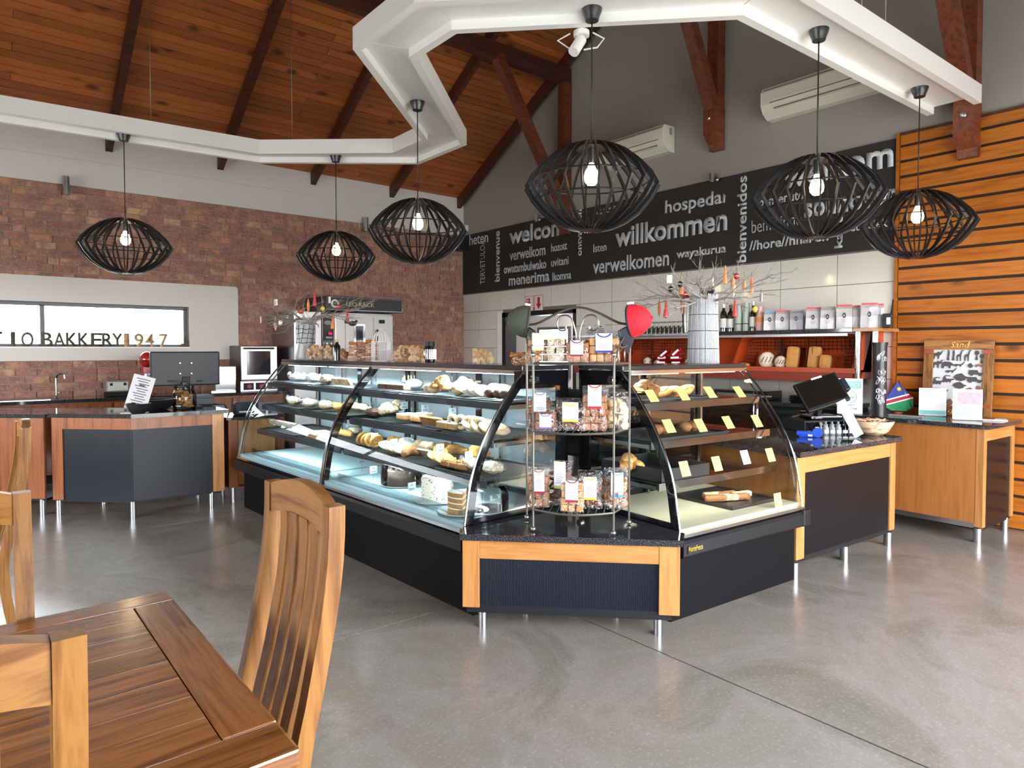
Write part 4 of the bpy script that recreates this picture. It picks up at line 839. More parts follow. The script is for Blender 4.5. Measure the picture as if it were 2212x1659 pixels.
for n,c in (('lab_maroon','8c2038'),('lab_blue','2437a4'),('lab_red','c01f2c'),('lab_yellow','e6d04a'),('lab_purple','6f5aa8'),('lab_sky','2a84c4'),('lab_green','b7c67a')): plain(n,c,.5)
def pouch(m,w,d,h,rg,pin=.7):
    n=6; k=12; v=[];f=[]
    for i in range(n+1):
        q=i/n; z=h*q; dd=d*(1-(max(0,q-.72)/.28)**1.5*.85); ww=w*(1+.03*math.sin(q*9))
        for j in range(k):
            a=2*math.pi*j/k; ca,sa=math.cos(a),math.sin(a); e=.45
            x=ww/2*math.copysign(abs(ca)**e,ca)+rg.uniform(-.004,.004); y=dd/2*math.copysign(abs(sa)**e,sa)+rg.uniform(-.004,.004); v.append((x,y,z+rg.uniform(-.003,.003)*(0<i<n)))
    for i in range(n):
        for j in range(k): f.append((i*k+j,i*k+(j+1)%k,(i+1)*k+(j+1)%k,(i+1)*k+j))
    f.append(tuple(range(k))[::-1]); m.add(v,f,True); return m
SEED=[10]
def bag(label,p,rz,w=.13,d=.08,h=.19,fill='rusk',mat='rusk',lab=None,fh=.78,cat='snack bag',group='bags of biscuits and rusks',name='snack_bag',film='clear_film',lz=.45,lh=.6):
    SEED[0]+=1; rg=random.Random(SEED[0]); r=thing(name,label,cat,p,rz,group); m=MB(); H=h*fh
    if fill=='rusk':
        s=.036; nx=max(2,int(w*.94/s)); nz=max(2,int(H/s)); sx=w*.94/nx; sz=H/nz
        for i in range(nx):
            for k in range(nz):
                for yy in ((-d*.22),(d*.22)): 
                    x=-w*.47+sx*(i+.5)+rg.uniform(-.003,.003); z=sz*(k+.5)+.002; j=rg.uniform(.86,.98); m.box(x-sx*.47*j,x+sx*.47*j,yy-d*.2,yy+d*.2,z-sz*.46,z+sz*.46,b=.006)
    elif fill=='slab':
        nz=max(3,int(H/.032)); sz=H/nz
        for k in range(nz):
            for i in range(2): x=(-.5+i)*w*.46; m.box(x-w*.22,x+w*.22,-d*.42+rg.uniform(-.004,.004),d*.42,sz*k+.003,sz*(k+.9),b=.008)
    elif fill=='stick':
        for k in range(46): x=rg.uniform(-.4,.4)*w; y=rg.uniform(-.34,.34)*d; z=rg.uniform(.05,.95)*H; a=rg.uniform(-.9,.9); l=.022; m.tube([(x-l*math.cos(a),y,z-l*math.sin(a)),(x+l*math.cos(a),y+rg.uniform(-.008,.008),z+l*math.sin(a))],.0075,6)
    else:
        for k in range(int(34*w*H/.02)+8):
            x=rg.uniform(-.40,.40)*w; y=rg.choice((-1,1))*rg.uniform(.1,.36)*d; z=rg.uniform(.1,.92)*H; t0=len(m.v); m.blob((0,0,0),(.022,.010,.022),9,5,.1,rg); m.xf(Matrix.Translation((x,y,z))@Matrix.Rotation(rg.uniform(-.7,.7),4,'X')@Matrix.Rotation(rg.uniform(-.7,.7),4,'Z'),t0)
    m.build('biscuits',mat,r,kind='stuff'); pouch(MB(),w,d,h,rg).build('film',film,r)
    if lab:
        lw=w*.52; l0=h*lz; l1=l0+min(h*lh,h*.62); l1=min(l1,h*1.02); y=-d*.5-.004
        L=B('label','label_white',r,(-lw/2,lw/2,y-.002,y,l0,l1)); 
        am=MB(); n=10; cz=l1+.012; 
        for i in range(n):
            a0=R(205+130*i/n); a1=R(205+130*(i+1)/n); R1,R2=lw*.50,lw*.40
            am.extr([(R1*math.cos(a0),y-.0035,cz+R1*math.sin(a0)*.8),(R1*math.cos(a1),y-.0035,cz+R1*math.sin(a1)*.8),(R2*math.cos(a1),y-.0035,cz+R2*math.sin(a1)*.8),(R2*math.cos(a0),y-.0035,cz+R2*math.sin(a0)*.8)],(0,.0015,0))
        am.build('label_arch',lab,L); B('label_band',lab,L,(-lw/2,lw/2,y-.003,y-.001,l0,l0+(l1-l0)*.1))
        B('label_text','label_lines',L,*[(-lw*.36+lw*.06*(k%2),lw*.36-lw*.08*(k%3),y-.003,y-.001,l0+(l1-l0)*(.2+.075*k),l0+(l1-l0)*(.225+.075*k)) for k in range(6)])
    return r
# ================================================================ wire rack on the corner counter
plain('wrought','8f8b84',.35,metal=.9)
RO=(2.457,2.49); RA=R(-50.3); rk=thing('wire_rack','three tier wrought wire snack rack standing on the corner counter','rack',(*RO,.508),RA)
posts=[(-.21,0),(.21,0),(-.285,.24),(.285,.24)]; ZT=[.117,.532,.888]
for k,(x,y) in enumerate(posts):
    m=MB(); top=1.12 if k>1 else .93
    m.tube([(x,y,.012),(x,y,top)],.0055,7); m.blob((x,y,.014),(.014,.014,.014),10,6); m.build('post','wrought',rk)
    MB().blob((x,y,top+.005),(.012,.012,.014),8,6).build('finial','wrought',rk)
def dcurve(n=18,bul=.085): return [(-.21+.42*i/n, -bul*math.sin(math.pi*i/n)) for i in range(n+1)]
for z in ZT:
    fr=[(x,y,z) for x,y in dcurve()]; m=MB(); m.tube([(-.285,.24,z)]+fr+[(.285,.24,z)],.006,6); m.tube([(-.285,.24,z),(.285,.24,z)],.005,6)
    for i in range(1,14):
        x=-.28+.56*i/14; yf=-.085*math.sin(math.pi*(x+.21)/.42) if abs(x)<.21 else (abs(x)-.21)/.075*.24; m.tube([(x,yf,z),(x,.24,z)],.0022,4)
    m.build('shelf','wrought',rk)
    for sx in (-1,1):
        m=MB(); m.tube([(sx*.21,0,z+.10),(sx*.25,.11,z+.085),(sx*.285,.24,z+.10)],.0045,6)
        for t in (.25,.65): m.torus((sx*(.21+.075*t),.24*t,z+.05),.038,.0035,16,5,ax=0)
        m.build('side_scroll','wrought',rk)
def spiral(cx,cz,r0,turn,a0,n=22):
    return [(cx+r0*(1-.75*i/n)*math.cos(a0+turn*i/n),.24,cz+r0*(1-.75*i/n)*math.sin(a0+turn*i/n)) for i in range(n+1)]
hm=MB(); hm.tube(spl([(-.285,.24,1.10),(-.22,.24,1.11),(-.10,.24,1.17),(.0,.24,1.195),(.10,.24,1.17),(.22,.24,1.11),(.285,.24,1.10)],5),.007,7); hm.build('arched_header','wrought',rk)
for sx in (-1,1):
    m=MB(); m.tube(spl([(sx*.06,.24,.90),(sx*.015,.24,1.0),(sx*.012,.24,1.06),(sx*.04,.24,1.14),(sx*.09,.24,1.15),(sx*.115,.24,1.11),(sx*.10,.24,1.07),(sx*.07,.24,1.07),(sx*.065,.24,1.09)],5),.005,6); m.build('scroll','wrought',rk)
    m=MB(); m.tube(spl([(sx*.285,.24,1.10),(sx*.25,.12,1.02),(sx*.215,0,.93)],5),.005,6); m.tube(spl([(sx*.28,.2,1.0),(sx*.24,.1,.96),(sx*.21,.0,.90)],4),.004,6); m.build('end_brace','wrought',rk)
cR,sR=math.cos(RA),math.sin(RA)
def rp(x,y,z): return (RO[0]+x*cR-y*sR,RO[1]+x*sR+y*cR,.508+z+.006)
G='bags on the wire rack'
z=ZT[0]
bag('rusk bag with maroon label at the left end of the lowest rack tier',rp(-.19,.07,z),RA+.1,.12,.08,.21,'rusk','rusk','lab_maroon',group=G,lz=.35)
bag('tall dark rusk bag with pale green label on the lowest rack tier',rp(-.075,.12,z),RA-.05,.12,.09,.24,'stick','biscuit_dark','lab_green',group=G,lz=.4)
bag('small front rusk bag with maroon label in the middle of the lowest tier',rp(-.0,-.02,z),RA,.125,.07,.185,'rusk','biscuit','lab_maroon',group=G,lz=.3)
bag('rusk bag with yellow banded label on the lowest rack tier',rp(.085,.08,z),RA+.05,.13,.08,.20,'stick','biscuit_dark','lab_yellow',group=G,lz=.25)
bag('rusk bag with bright blue label at the right end of the lowest tier',rp(.215,.10,z),RA+.25,.125,.08,.215,'cookie','rusk','lab_sky',group=G,lz=.3)
z=ZT[1]
bag('dark rusk bag with purple label at the left of the middle rack tier',rp(-.19,.11,z),RA+.1,.13,.08,.19,'rusk','biscuit_dark','lab_purple',group=G,lz=.42)
bag('low dark rusk bag with plain white label at the front left of the middle tier',rp(-.145,.015,z),RA+.05,.12,.06,.12,'rusk','biscuit_dark','lab_purple',group=G,lz=.1,lh=.8)
bag('brown stick biscuit bag with yellow banded label on the middle rack tier',rp(-.015,.05,z),RA,.16,.09,.17,'stick','biscuit_dark','lab_yellow',group=G,lz=.28)
bag('tall rusk bag with red label, the tallest on the middle tier',rp(.11,.06,z),RA,.135,.09,.235,'rusk','rusk','lab_red',group=G,lz=.5)
bag('pale biscuit bag at the right end of the middle rack tier',rp(.225,.13,z),RA+.3,.11,.09,.20,'cookie','biscuit_pale',None,group=G)
z=ZT[2]
bag('rusk bag with grey label at the left end of the top rack tier',rp(-.20,.11,z),RA+.1,.12,.09,.155,'rusk','rusk','lab_green',group=G,lz=.4)
bag('white sugared biscuit bag second from the left on the top tier',rp(-.10,.10,z),RA,.11,.09,.16,'rusk','biscuit_pale',None,group=G,film='milky_film')
bag('rusk bag with maroon label in the middle of the top rack tier',rp(.015,.08,z),RA,.13,.09,.135,'rusk','rusk','lab_maroon',group=G,lz=.25)
bag('large rusk bag with deep blue label at the right of the top tier',rp(.155,.10,z),RA,.165,.10,.165,'rusk','biscuit','lab_blue',group=G,lz=.32)
# caps hung on the rack corners
def cap(label,p,rz,m1,m2,flip=1):
    r=thing('baseball_cap',label,'cap',p,rz); m=MB(); n=14; v=[];f=[]
    for i in range(6):
        a=i/5*R(90)
        for k in range(n): b=2*math.pi*k/n; v.append((.085*math.cos(a)*math.cos(b)*1.08,.085*math.cos(a)*math.sin(b),.12*math.sin(a)))
    for i in range(5):
        for k in range(n): f.append((i*n+k,i*n+(k+1)%n,(i+1)*n+(k+1)%n,(i+1)*n+k))
    m.add(v,f,True)
    M=Matrix.Translation((0,0,-.115))@Matrix.Rotation(R(82),4,'Y')
    m.xf(M); m.build('crown',m1,r)
    q=MB(); v=[];f=[]
    for i in range(9):
        a=R(-70+140*i/8)
        for (rr,zz) in ((.085,.0),(.125,-.012),(.165-.02*abs(math.sin(a)),-.035),(.163-.02*abs(math.sin(a)),-.04),(.085,-.008)): v.append((rr*math.cos(a)*1.05,rr*math.sin(a)*.92,zz))
    for i in range(8):
        for k in range(5): f.append((i*5+k,i*5+(k+1)%5,(i+1)*5+(k+1)%5,(i+1)*5+k))
    q.add(v,f,True); q.xf(M); q.build('peak',m2,r)
    s=MB().torus((0,0,.004),.086,.006,18,6); s.xf(M); s.build('sweatband',m2,r); s=MB().blob((0,0,.122),(.01,.01,.006),8,5); s.xf(M); s.build('button',m1,r); s=MB().box(-.10,-.088,-.02,.02,.002,.03).xf(M); s.build('label_tag','label_white',r)
plain('cap_green','3c4238',.85,bmp=.2,scale=60); plain('cap_red','d01428',.8,bmp=.2,scale=60); plain('cap_navy','161a28',.85)
q=rp(-.275,.22,1.225); cap('dark olive baseball cap hung on the left corner of the wire rack',q,RA+math.pi+.25,'cap_green','cap_green')
q=rp(.285,.22,1.225); cap('bright red baseball cap with dark peak hung on the right rack corner',q,RA-.25,'cap_red','cap_navy')
# ================================================================ on top of the left cases
def topL(u,t=.62): q=atpl(u,760,(OL[0]+nL[0]*t,OL[1]+nL[1]*t),nL); return (q.x,q.y,1.376)
def topR(u,t=.62): q=atpl(u,760,(OR[0]+nR[0]*t,OR[1]+nR[1]*t),nR); return (q.x,q.y,1.376)
G='bags on top of the pastry cases'; FA=R(-42)
bag('bag of pale ring biscuits left of the dark bottle on the far case top',topL(684,.66),FA,.19,.10,.145,'cookie','biscuit',None,group=G,fh=.9)
bag('bag of mixed biscuits half hidden by the dark syrup bottle',topL(712,.70),FA,.10,.09,.14,'cookie','cookie_red',None,group=G,fh=.9)
bag('small reddish biscuit bag just right of the dark bottle',topL(740,.72),FA,.09,.08,.11,'cookie','rusk',None,group=G,fh=.9)
bag('stack of long rusks in clear film left of the white birdcage',topL(774,.64),FA,.16,.10,.17,'slab','rusk',None,group=G,fh=.95)
bag('taller rusk stack right behind the white birdcage',topL(803,.70),FA,.10,.10,.19,'slab','rusk',None,group=G,fh=.95)
bag('bag of jam biscuits to the right of the birdcage',topL(869,.62),FA,.145,.10,.135,'cookie','biscuit',None,group=G,fh=.9)
bag('bag of jam biscuits touching the dark jar',topL(903,.64),FA,.125,.09,.135,'cookie','cookie_red',None,group=G,fh=.9)
bag('bag of red centred biscuits alone on the near case top',topL(1043,.60),FA,.14,.08,.105,'cookie','cookie_red',None,group=G,fh=.9)
bag('bag of crisp biscuits under the olive cap',topL(1122,.56),FA,.09,.07,.08,'stick','rusk',None,group=G,fh=.9)
# syrup bottle
def bottle(label,p,mat,h=.3,rd=.037,capm='plinth_black',lab='label_white',name='bottle',cat='bottle',group=None,sh=.62,lz=(.15,.48),liq=None):
    r=thing(name,label,cat,p,0,group); q=h
    MB().lathe([(0,0),(rd,0),(rd,q*sh*.95),(rd*.85,q*(sh+.08)),(rd*.42,q*(sh+.16)),(rd*.38,q*.88),(0,q*.88)],20).build('glass',mat,r)
    MB().lathe([(0,q*.86),(rd*.45,q*.86),(rd*.45,q),(0,q)],14).build('stopper',capm,r)
    if lab:
        m=MB(); n=14; v=[];f=[]
        for i in range(n+1):
            a=R(-90-100+200*i/n); 
            for z in lz: v.append(((rd+.0012)*math.cos(a),(rd+.0012)*math.sin(a),q*z))
        for i in range(n): f.append((2*i,2*i+2,2*i+3,2*i+1))
        m.add(v,f,True); m.build('paper_label',lab,r)
    return r
plain('syrup_dark','1a1210',.15,coat=.4); plain('cork','c9a865',.7)
bottle('dark syrup bottle with cork among the bags on the far case',topL(728,.60),'syrup_dark',.185,.032,'cork',None)
# dark jar with foil label
p=topL(928,.60); dj=thing('preserve_jar','dark preserve jar with silver striped label on the near case top','jar',p)
MB().lathe([(0,0),(.04,0),(.043,.02),(.043,.10),(.036,.118),(.036,.125),(0,.125)],20).build('glass','syrup_dark',dj); MB().lathe([(0,.12),(.039,.12),(.039,.15),(0,.15)],20).build('lid','plinth_black',dj)
m=MB(); 
for i in range(9): a=R(-90-70+140*i/8); m.box(.0445*math.cos(a)-.004,.0445*math.cos(a)+.004,.0445*math.sin(a)-.001,.0445*math.sin(a)+.001,.025,.095)
m.build('foil_label','steel',dj)
# birdcage
plain('cage_white','dedcd8',.5); p=topL(823,.60); bc_=thing('birdcage','small white wire birdcage ornament on the case top','birdcage',(p[0],p[1],p[2]),FA)
w=.062
B('floor','cage_white',bc_,(-w,w,-w,w,0,.006)); m=MB()
for i in range(9):
    x=-w+2*w*i/8
    for y in (-w,w): m.tube([(x,y,0),(x,y,.155)],.0016,4); m.tube([(y,x,0),(y,x,.155)],.0016,4)
m.build('bars','cage_white',bc_); m=MB()
for z in (.155,.09):
    m.tube([(-w,-w,z),(w,-w,z),(w,w,z),(-w,w,z)],.002,4,closed=True)
m.build('frame_bands','cage_white',bc_); m=MB()
for i in range(8):
    a=math.pi*i/8
    m.tube([(w*1.1*math.cos(a)*math.cos(b),w*1.1*math.sin(a)*math.cos(b),.155+.085*math.sin(b)) for b in [math.pi*k/12 for k in range(13)]],.0016,4)
m.build('dome','cage_white',bc_); MB().torus((0,0,.253),.012,.002,12,5,ax=0).build('ring','cage_white',bc_)
# ================================================================ branch vases with hanging ornaments
plain('branch_grey','8b8480',.8,bmp=.3,scale=30); plain('reed_grey','a9abb0',.8,var=.3,scale=60)
for n,c in (('orn_red','b02a24'),('orn_brown','9a4a2a'),('orn_peach','d8a27c'),('orn_white','e6e2dc'),('orn_black','232020'),('orn_orange','cf7a46'),('orn_yellow','c9b23a')): plain(n,c,.45)
def branches(parent,base,spread,h,seed,n=9,droop=.3,mat='branch_grey'):
    rg=random.Random(seed); tips=[]
    for k in range(n):
        a=2*math.pi*k/n+rg.uniform(-.2,.2); m=MB()
        def grow(p,a,el,l,r,depth):
            pts=[p]; 
            for i in range(4):
                a2=a+rg.uniform(-.35,.35); el2=el+rg.uniform(-.3,.3); q=pts[-1]; pts.append((q[0]+l/4*math.cos(a2)*math.cos(el2),q[1]+l/4*math.sin(a2)*math.cos(el2),q[2]+l/4*math.sin(el2)))
            m.tube(pts,[r,r*.9,r*.75,r*.6,r*.4],5)
            tips.append((pts[-1],depth)); tips.append((pts[2],depth))
            if depth<3:
                for i in range(3 if depth<2 else 2): grow(pts[rg.randint(1,4)],a+rg.uniform(-.9,.9),el+rg.uniform(-.3,.45),l*.6,r*.55,depth+1)
        el=rg.choice((-.1,.0,.1,.22,.42)); grow((base[0]+.02*math.cos(a),base[1]+.02*math.sin(a),base[2]),a,el,spread*.78,.0085,0)
        m.build('branch',mat,parent)
    return tips
def ornament(kind,mat,p,label,rz=0):
    r=thing('hanging_ornament',label,'ornament',p,rz,'ornaments on the branch vases')
    MB().tube([(0,0,0),(0,0,.035)],.0012,4).build('thread','plinth_black',r)
    if kind=='leaf': MB().lathe([(0,0),(.006,-.01),(.014,-.05),(.012,-.09),(0,-.125)],10,sx=1,sy=.4).build('carving',mat,r)
    elif kind=='cone': MB().lathe([(0,0),(.006,-.005),(.010,-.06),(.018,-.11),(.016,-.125),(0,-.13)],10).build('carving',mat,r)
    elif kind=='ball': MB().blob((0,0,-.02),(.019,.019,.022),12,8).build('carving',mat,r); MB().torus((0,0,-.02),.0192,.002,14,5).build('band','orn_white',r)
    elif kind=='tag': B('carving',mat,r,(-.018,.018,-.004,.004,-.055,0),b=.003)
    elif kind=='bird': MB().blob((0,0,-.03),(.035,.014,.022),12,7).blob((-.03,0,-.012),(.013,.011,.012),8,6).build('carving',mat,r); MB().extr([(.025,-.004,-.03),(.07,-.004,.0),(.065,-.004,-.03)],(0,.008,0)).build('tail',mat,r)
    return r
p=topR(1519,.66); v2=thing('reed_vase','tall vase wrapped in grey reeds holding branches, on the right case','vase',p)
MB().lathe([(0,0),(.098,0),(.094,.15),(.085,.46),(.075,.46),(.075,.40),(0,.40)],24).build('core','reed_grey',v2)
m=MB(); rg=random.Random(5)
for k in range(72):
    a=2*math.pi*k/72; r0=.102+rg.uniform(-.002,.003); r1=.088+rg.uniform(-.002,.003); m.tube([(r0*math.cos(a),r0*math.sin(a),.0),((r0+r1)/2*math.cos(a),(r0+r1)/2*math.sin(a),.23),(r1*math.cos(a),r1*math.sin(a),.455+rg.uniform(-.012,.02))],.0042,5)
m.build('reeds','reed_grey',v2,kind='stuff')
for z,r_ in ((.10,.105),(.22,.101),(.33,.097)): MB().torus((0,0,z),r_,.002,30,4).build('wire_band','plinth_black',v2)
tipsR=branches(v2,(0,0,.44),.42,.3,11,11)
def hang(base,du,dv,dep,dy=0):   # offset from the vase in the picture plane, metres
    return (base[0]+rx*du-fx*dy,base[1]+ry*du-fy*dy,base[2]+dv)
k=4.45/F
OR_=[('leaf','orn_brown',1424,640),('cone','orn_red',1437,640),('tag','orn_white',1435,590),('ball','orn_black',1449,610),('ball','orn_black',1463,602),('cone','orn_orange',1473,588),('leaf','orn_brown',1466,632),('ball','orn_red',1482,622),('leaf','orn_brown',1479,642),('tag','orn_white',1532,595),('cone','orn_orange',1558,568),('leaf','orn_peach',1577,590),('leaf','orn_peach',1581,596),('ball','orn_red',1588,584),('leaf','orn_peach',1610,590),('leaf','orn_orange',1617,594),('tag','orn_white',1646,628),('ball','orn_yellow',1639,655),('cone','orn_red',1579,640),('bird','orn_black',1527,620)]
words=('left','right')
def orn_label(kind,mat,i,where):
    c=mat.split('_')[1]; kd={'leaf':'carved pod','cone':'narrow carved drop','ball':'round bauble','tag':'flat tag','bird':'little bird'}[kind]
    return f"{c} {kd} hanging from the {where}"
def hang_all(lst,base,u0,v0,k,where,scale):
    groups={}
    for it in lst: groups.setdefault((it[0],it[1]),[]).append(it)
    ordn=['leftmost','second from left','third from left','fourth from left']
    for (kd,mt),its in groups.items():
        its.sort(key=lambda a:a[2])
        for i,(kd,mt,u,v) in enumerate(its):
            rg=random.Random(u); q=hang(base,(u-u0)*k,-(v-v0)*k,0,rg.uniform(-.06,.1))
            lb=orn_label(kd,mt,i,where)+('' if len(its)==1 else ', '+ordn[i]+' of its kind')
            o=ornament(kd,mt,q,lb,rg.uniform(0,3)); o.scale=(scale,)*3
hang_all(OR_,(p[0],p[1],p[2]),1519,783,k,'reed vase branches',1.0)
# metal net vase far left
p=topL(661,.64); v1=thing('net_vase','frosted glass vase in a dark wire net holding bare branches, on the far case','vase',p)
MB().lathe([(0,0),(.10,0),(.105,.02),(.08,.15),(.085,.30),(.10,.40),(.095,.40),(.078,.30),(.07,.15),(.09,.02),(0,.01)],24).build('glass',plain('frosted','a9adb0',.35,trans=.3),v1)
m=MB(); rg=random.Random(9)
for z in (.16,.20,.25,.29,.34): m.tube([((.086+.05*max(0,z-.25))*math.cos(a),(.086+.05*max(0,z-.25))*math.sin(a),z+rg.uniform(-.008,.008)) for a in [2*math.pi*i/16 for i in range(16)]],.0025,4,closed=True)
for i in range(10): a=2*math.pi*i/10; m.tube([(.088*math.cos(a+.1*j),.088*math.sin(a+.1*j),.15+.05*j) for j in range(5)],.0025,4)
m.build('wire_net','plinth_black',v1)
tipsL=branches(v1,(0,0,.38),.46,.3,21,11)
k=6.5/F
OLn=[('tag','orn_white',572,684),('leaf','orn_peach',592,682),('tag','orn_white',594,645),('tag','orn_white',620,680),('ball','orn_white',612,692),('bird','orn_brown',650,664),('leaf','orn_orange',668,645),('cone','orn_red',678,628),('ball','orn_yellow',702,662),('tag','orn_white',712,640),('cone','orn_orange',724,678),('cone','orn_red',748,665),('bird','orn_black',760,690),('ball','orn_red',734,658)]
hang_all(OLn,p,661,775,k,'net vase branches',1.15)
# ================================================================ shelves on the tiled wall: bottles, coffee, glasses, bread
ZTOP=1.661
def onshelf(u,x=6.40,z=ZTOP): q=atx(u,700,x); return (x,q.y,z)
plain('wine_green','141a12',.08,coat=.5); plain('wine_label','d7d6d8',.6); plain('wrap_grey','aeb9b4',.5,bmp=.5,scale=40); plain('wrap_pink','d9a59c',.45,bmp=.5,scale=40); plain('cap_white','d8d6d2',.5); plain('cap_wine','5a1c22',.4)
G='bottles on the granite shelf'; RZ=R(-70)
def rz(o,a): o.rotation_euler[2]=a; return o
rz(bottle('dark wine bottle with white cap, first right of the reed vase',onshelf(1563),'wine_green',.30,.036,'cap_white','wine_label',group=G),RZ)
rz(bottle('dark wine bottle with wine red cap, second from the reed vase',onshelf(1578,6.42),'wine_green',.29,.036,'cap_wine','wine_label',group=G),RZ)
def wrapped(label,u,mat,h=.29):
    r=thing('wrapped_bottle',label,'bottle',onshelf(u,6.41),RZ,G); rg=random.Random(u); m=MB().lathe([(0,0),(.037,0),(.038,.1),(.037,.2),(.030,.215),(.024,.225),(.03,.26),(.033,h),(.028,h),(.0,.25)],14)
    m.v=[(x+rg.uniform(-.003,.003),y+rg.uniform(-.003,.003),z) for x,y,z in m.v]; m.build('paper_wrap',mat,r); MB().torus((0,0,.08),.0385,.004,18,5).build('band','plinth_black',r); return r
wrapped('bottle in pale grey wrap, the left one of two wrapped bottles',1596,'wrap_grey'); wrapped('bottle in pale grey wrap, the right one of two wrapped bottles',1612,'wrap_grey',.30)
rz(bottle('dark wine bottle with tall white neck seal between wrapped bottle and pink bottle',onshelf(1627),'wine_green',.31,.036,'cap_white','wine_label',group=G,sh=.55),RZ)
r=thing('pink_bottle','pink cellophane wrapped bottle left of the coffee bags','bottle',onshelf(1642,6.38),RZ,G); MB().lathe([(0,0),(.045,0),(.048,.05),(.042,.15),(.02,.22),(.026,.25),(0,.25)],16).build('cellophane','wrap_pink',r); MB().lathe([(.0461,.09),(.0466,.14)],14).build('label',plain('label_orange','d98a3a',.5),r)
plain('coffee_foil','c4c4c8',.35,metal=.25,bmp=.25,scale=14); plain('coffee_grey','9b9ca2',.35,metal=.25,bmp=.25,scale=14); plain('coffee_red','c8504e',.5); plain('coffee_blue','6fa0c8',.5); plain('coffee_gray_top','8c8c92',.5)
def coffee(label,u,w,h,top,mat='coffee_foil',x=6.38,oval=True):
    r=thing('coffee_bag',label,'coffee bag',onshelf(u,x),R(-68),'coffee bags on the granite shelf'); rg=random.Random(u); d=.09; m=MB(); v=[];f=[]
    for i,(q,dd,ww) in enumerate(((0,1,.97),(.06,1.02,1),(.5,1.05,1.0),(.82,.7,.98),(.93,.25,.95),(1,.12,.93))):
        for sx,sy in ((-1,-1),(0,-1.12),(1,-1),(1.03,0),(1,1),(0,1.1),(-1,1),(-1.03,0)): v.append((sx*w/2*ww+rg.uniform(-.003,.003),sy*d/2*dd+rg.uniform(-.003,.003),h*q))
    for i in range(5):
        for j in range(8): f.append((i*8+j,i*8+(j+1)%8,(i+1)*8+(j+1)%8,(i+1)*8+j))
    f+= [tuple(range(8))[::-1],tuple(range(40,48))]; m.add(v,f,False); m.build('foil_bag',mat,r)
    if top: B('top_strip',top,r,(-w*.44,w*.44,-d*.17,d*.17,h*.925,h*1.003))
    y=-d*.5*1.13*1.03
    if oval:
        MB().torus((0,0,0),.014,.0045,16,5).xf(Matrix.Translation((0,y-.003,h*.55))@Matrix.Diagonal((.75,1,1.3,1))@Matrix.Rotation(R(90),4,'X')).build('oval_mark','ink' if mat!='coffee_foil' else 'orn_black',r)
        B('printed_lines','label_lines',r,*[(-.022+.004*(k%2),.022-.005*(k%3),y-.004,y-.001,h*(.37-.05*k),h*(.385-.05*k)) for k in range(3)])
    return r
cs=[(1664,.115,.20,'coffee_blue','coffee_foil','blue topped'),(1691,.125,.20,'coffee_red','coffee_foil','first red topped'),(1721,.12,.20,'coffee_gray_top','coffee_grey','grey'),(1757,.13,.215,'coffee_red','coffee_foil','second red topped'),(1788,.125,.215,'coffee_gray_top','coffee_foil','grey topped'),(1824,.135,.225,'coffee_red','coffee_foil','third red topped'),(1850,.06,.215,'coffee_red','coffee_foil','narrow, half hidden'),(1878,.14,.23,'coffee_red','coffee_foil','large red topped'),(1902,.05,.22,'coffee_red','coffee_foil','slim')]
whr=['beside the pink bottle','right of the blue topped bag','third along the granite shelf','in the middle of the row','left of the third red topped bag','in the right half of the row','behind the third red topped bag','near the black router','squeezed beside the router']
for (u,w,h,tpm,mt,nm),wh in zip(cs,whr): coffee(f'{nm} silver coffee bag {wh}',u,w,h,tpm,mt,6.40 if w<.1 else 6.36,w>.1)
q=onshelf(1916,6.34); ro_=thing('wifi_router','black router with aerial at the right end of the shelf','router',(q[0],q[1],ZTOP),R(-68)); B('body','plinth_black',ro_,(-.035,.035,-.06,.06,0,.125),b=.006); MB().tube([(.03,.0,.11),(.045,0,.25)],.006,6).build('aerial','plinth_black',ro_); B('sticker','label_white',ro_,(-.005,.025,-.0615,-.0595,.03,.09))
# glasses
G='glasses upside down on the steel shelf'
me1=MB().lathe([(.034,0),(.030,.085),(.028,.09),(0,.09)],14).mesh('tumbler','clear_glass'); me2=MB().lathe([(.033,0),(.036,.04),(.02,.08),(.005,.09),(.005,.14),(.03,.148)],14).mesh('wineglass','clear_glass')
for i in range(11):
    for j in range(2):
        u=1378+9.3*i+3*j; q=onshelf(u,6.30+.16*j,1.652); o=link('wine_glass' if j else 'tumbler',me2 if j else me1,None,q)
        tag(o,('stemmed glass in the back row' if j else 'plain tumbler in the front row')+f' of the steel shelf, {["first","second","third","fourth","fifth","sixth","seventh","eighth","ninth","tenth","eleventh"][i]} from the left','glass',G)
q=onshelf(1483,6.3,1.652); tag(MB().lathe([(.0,0),(.04,0),(.05,.22),(.047,.22),(.037,.01),(0,.01)],18).build('glass_jug','clear_glass',None,q),'tall clear tumbler right against the reed vase','glass')
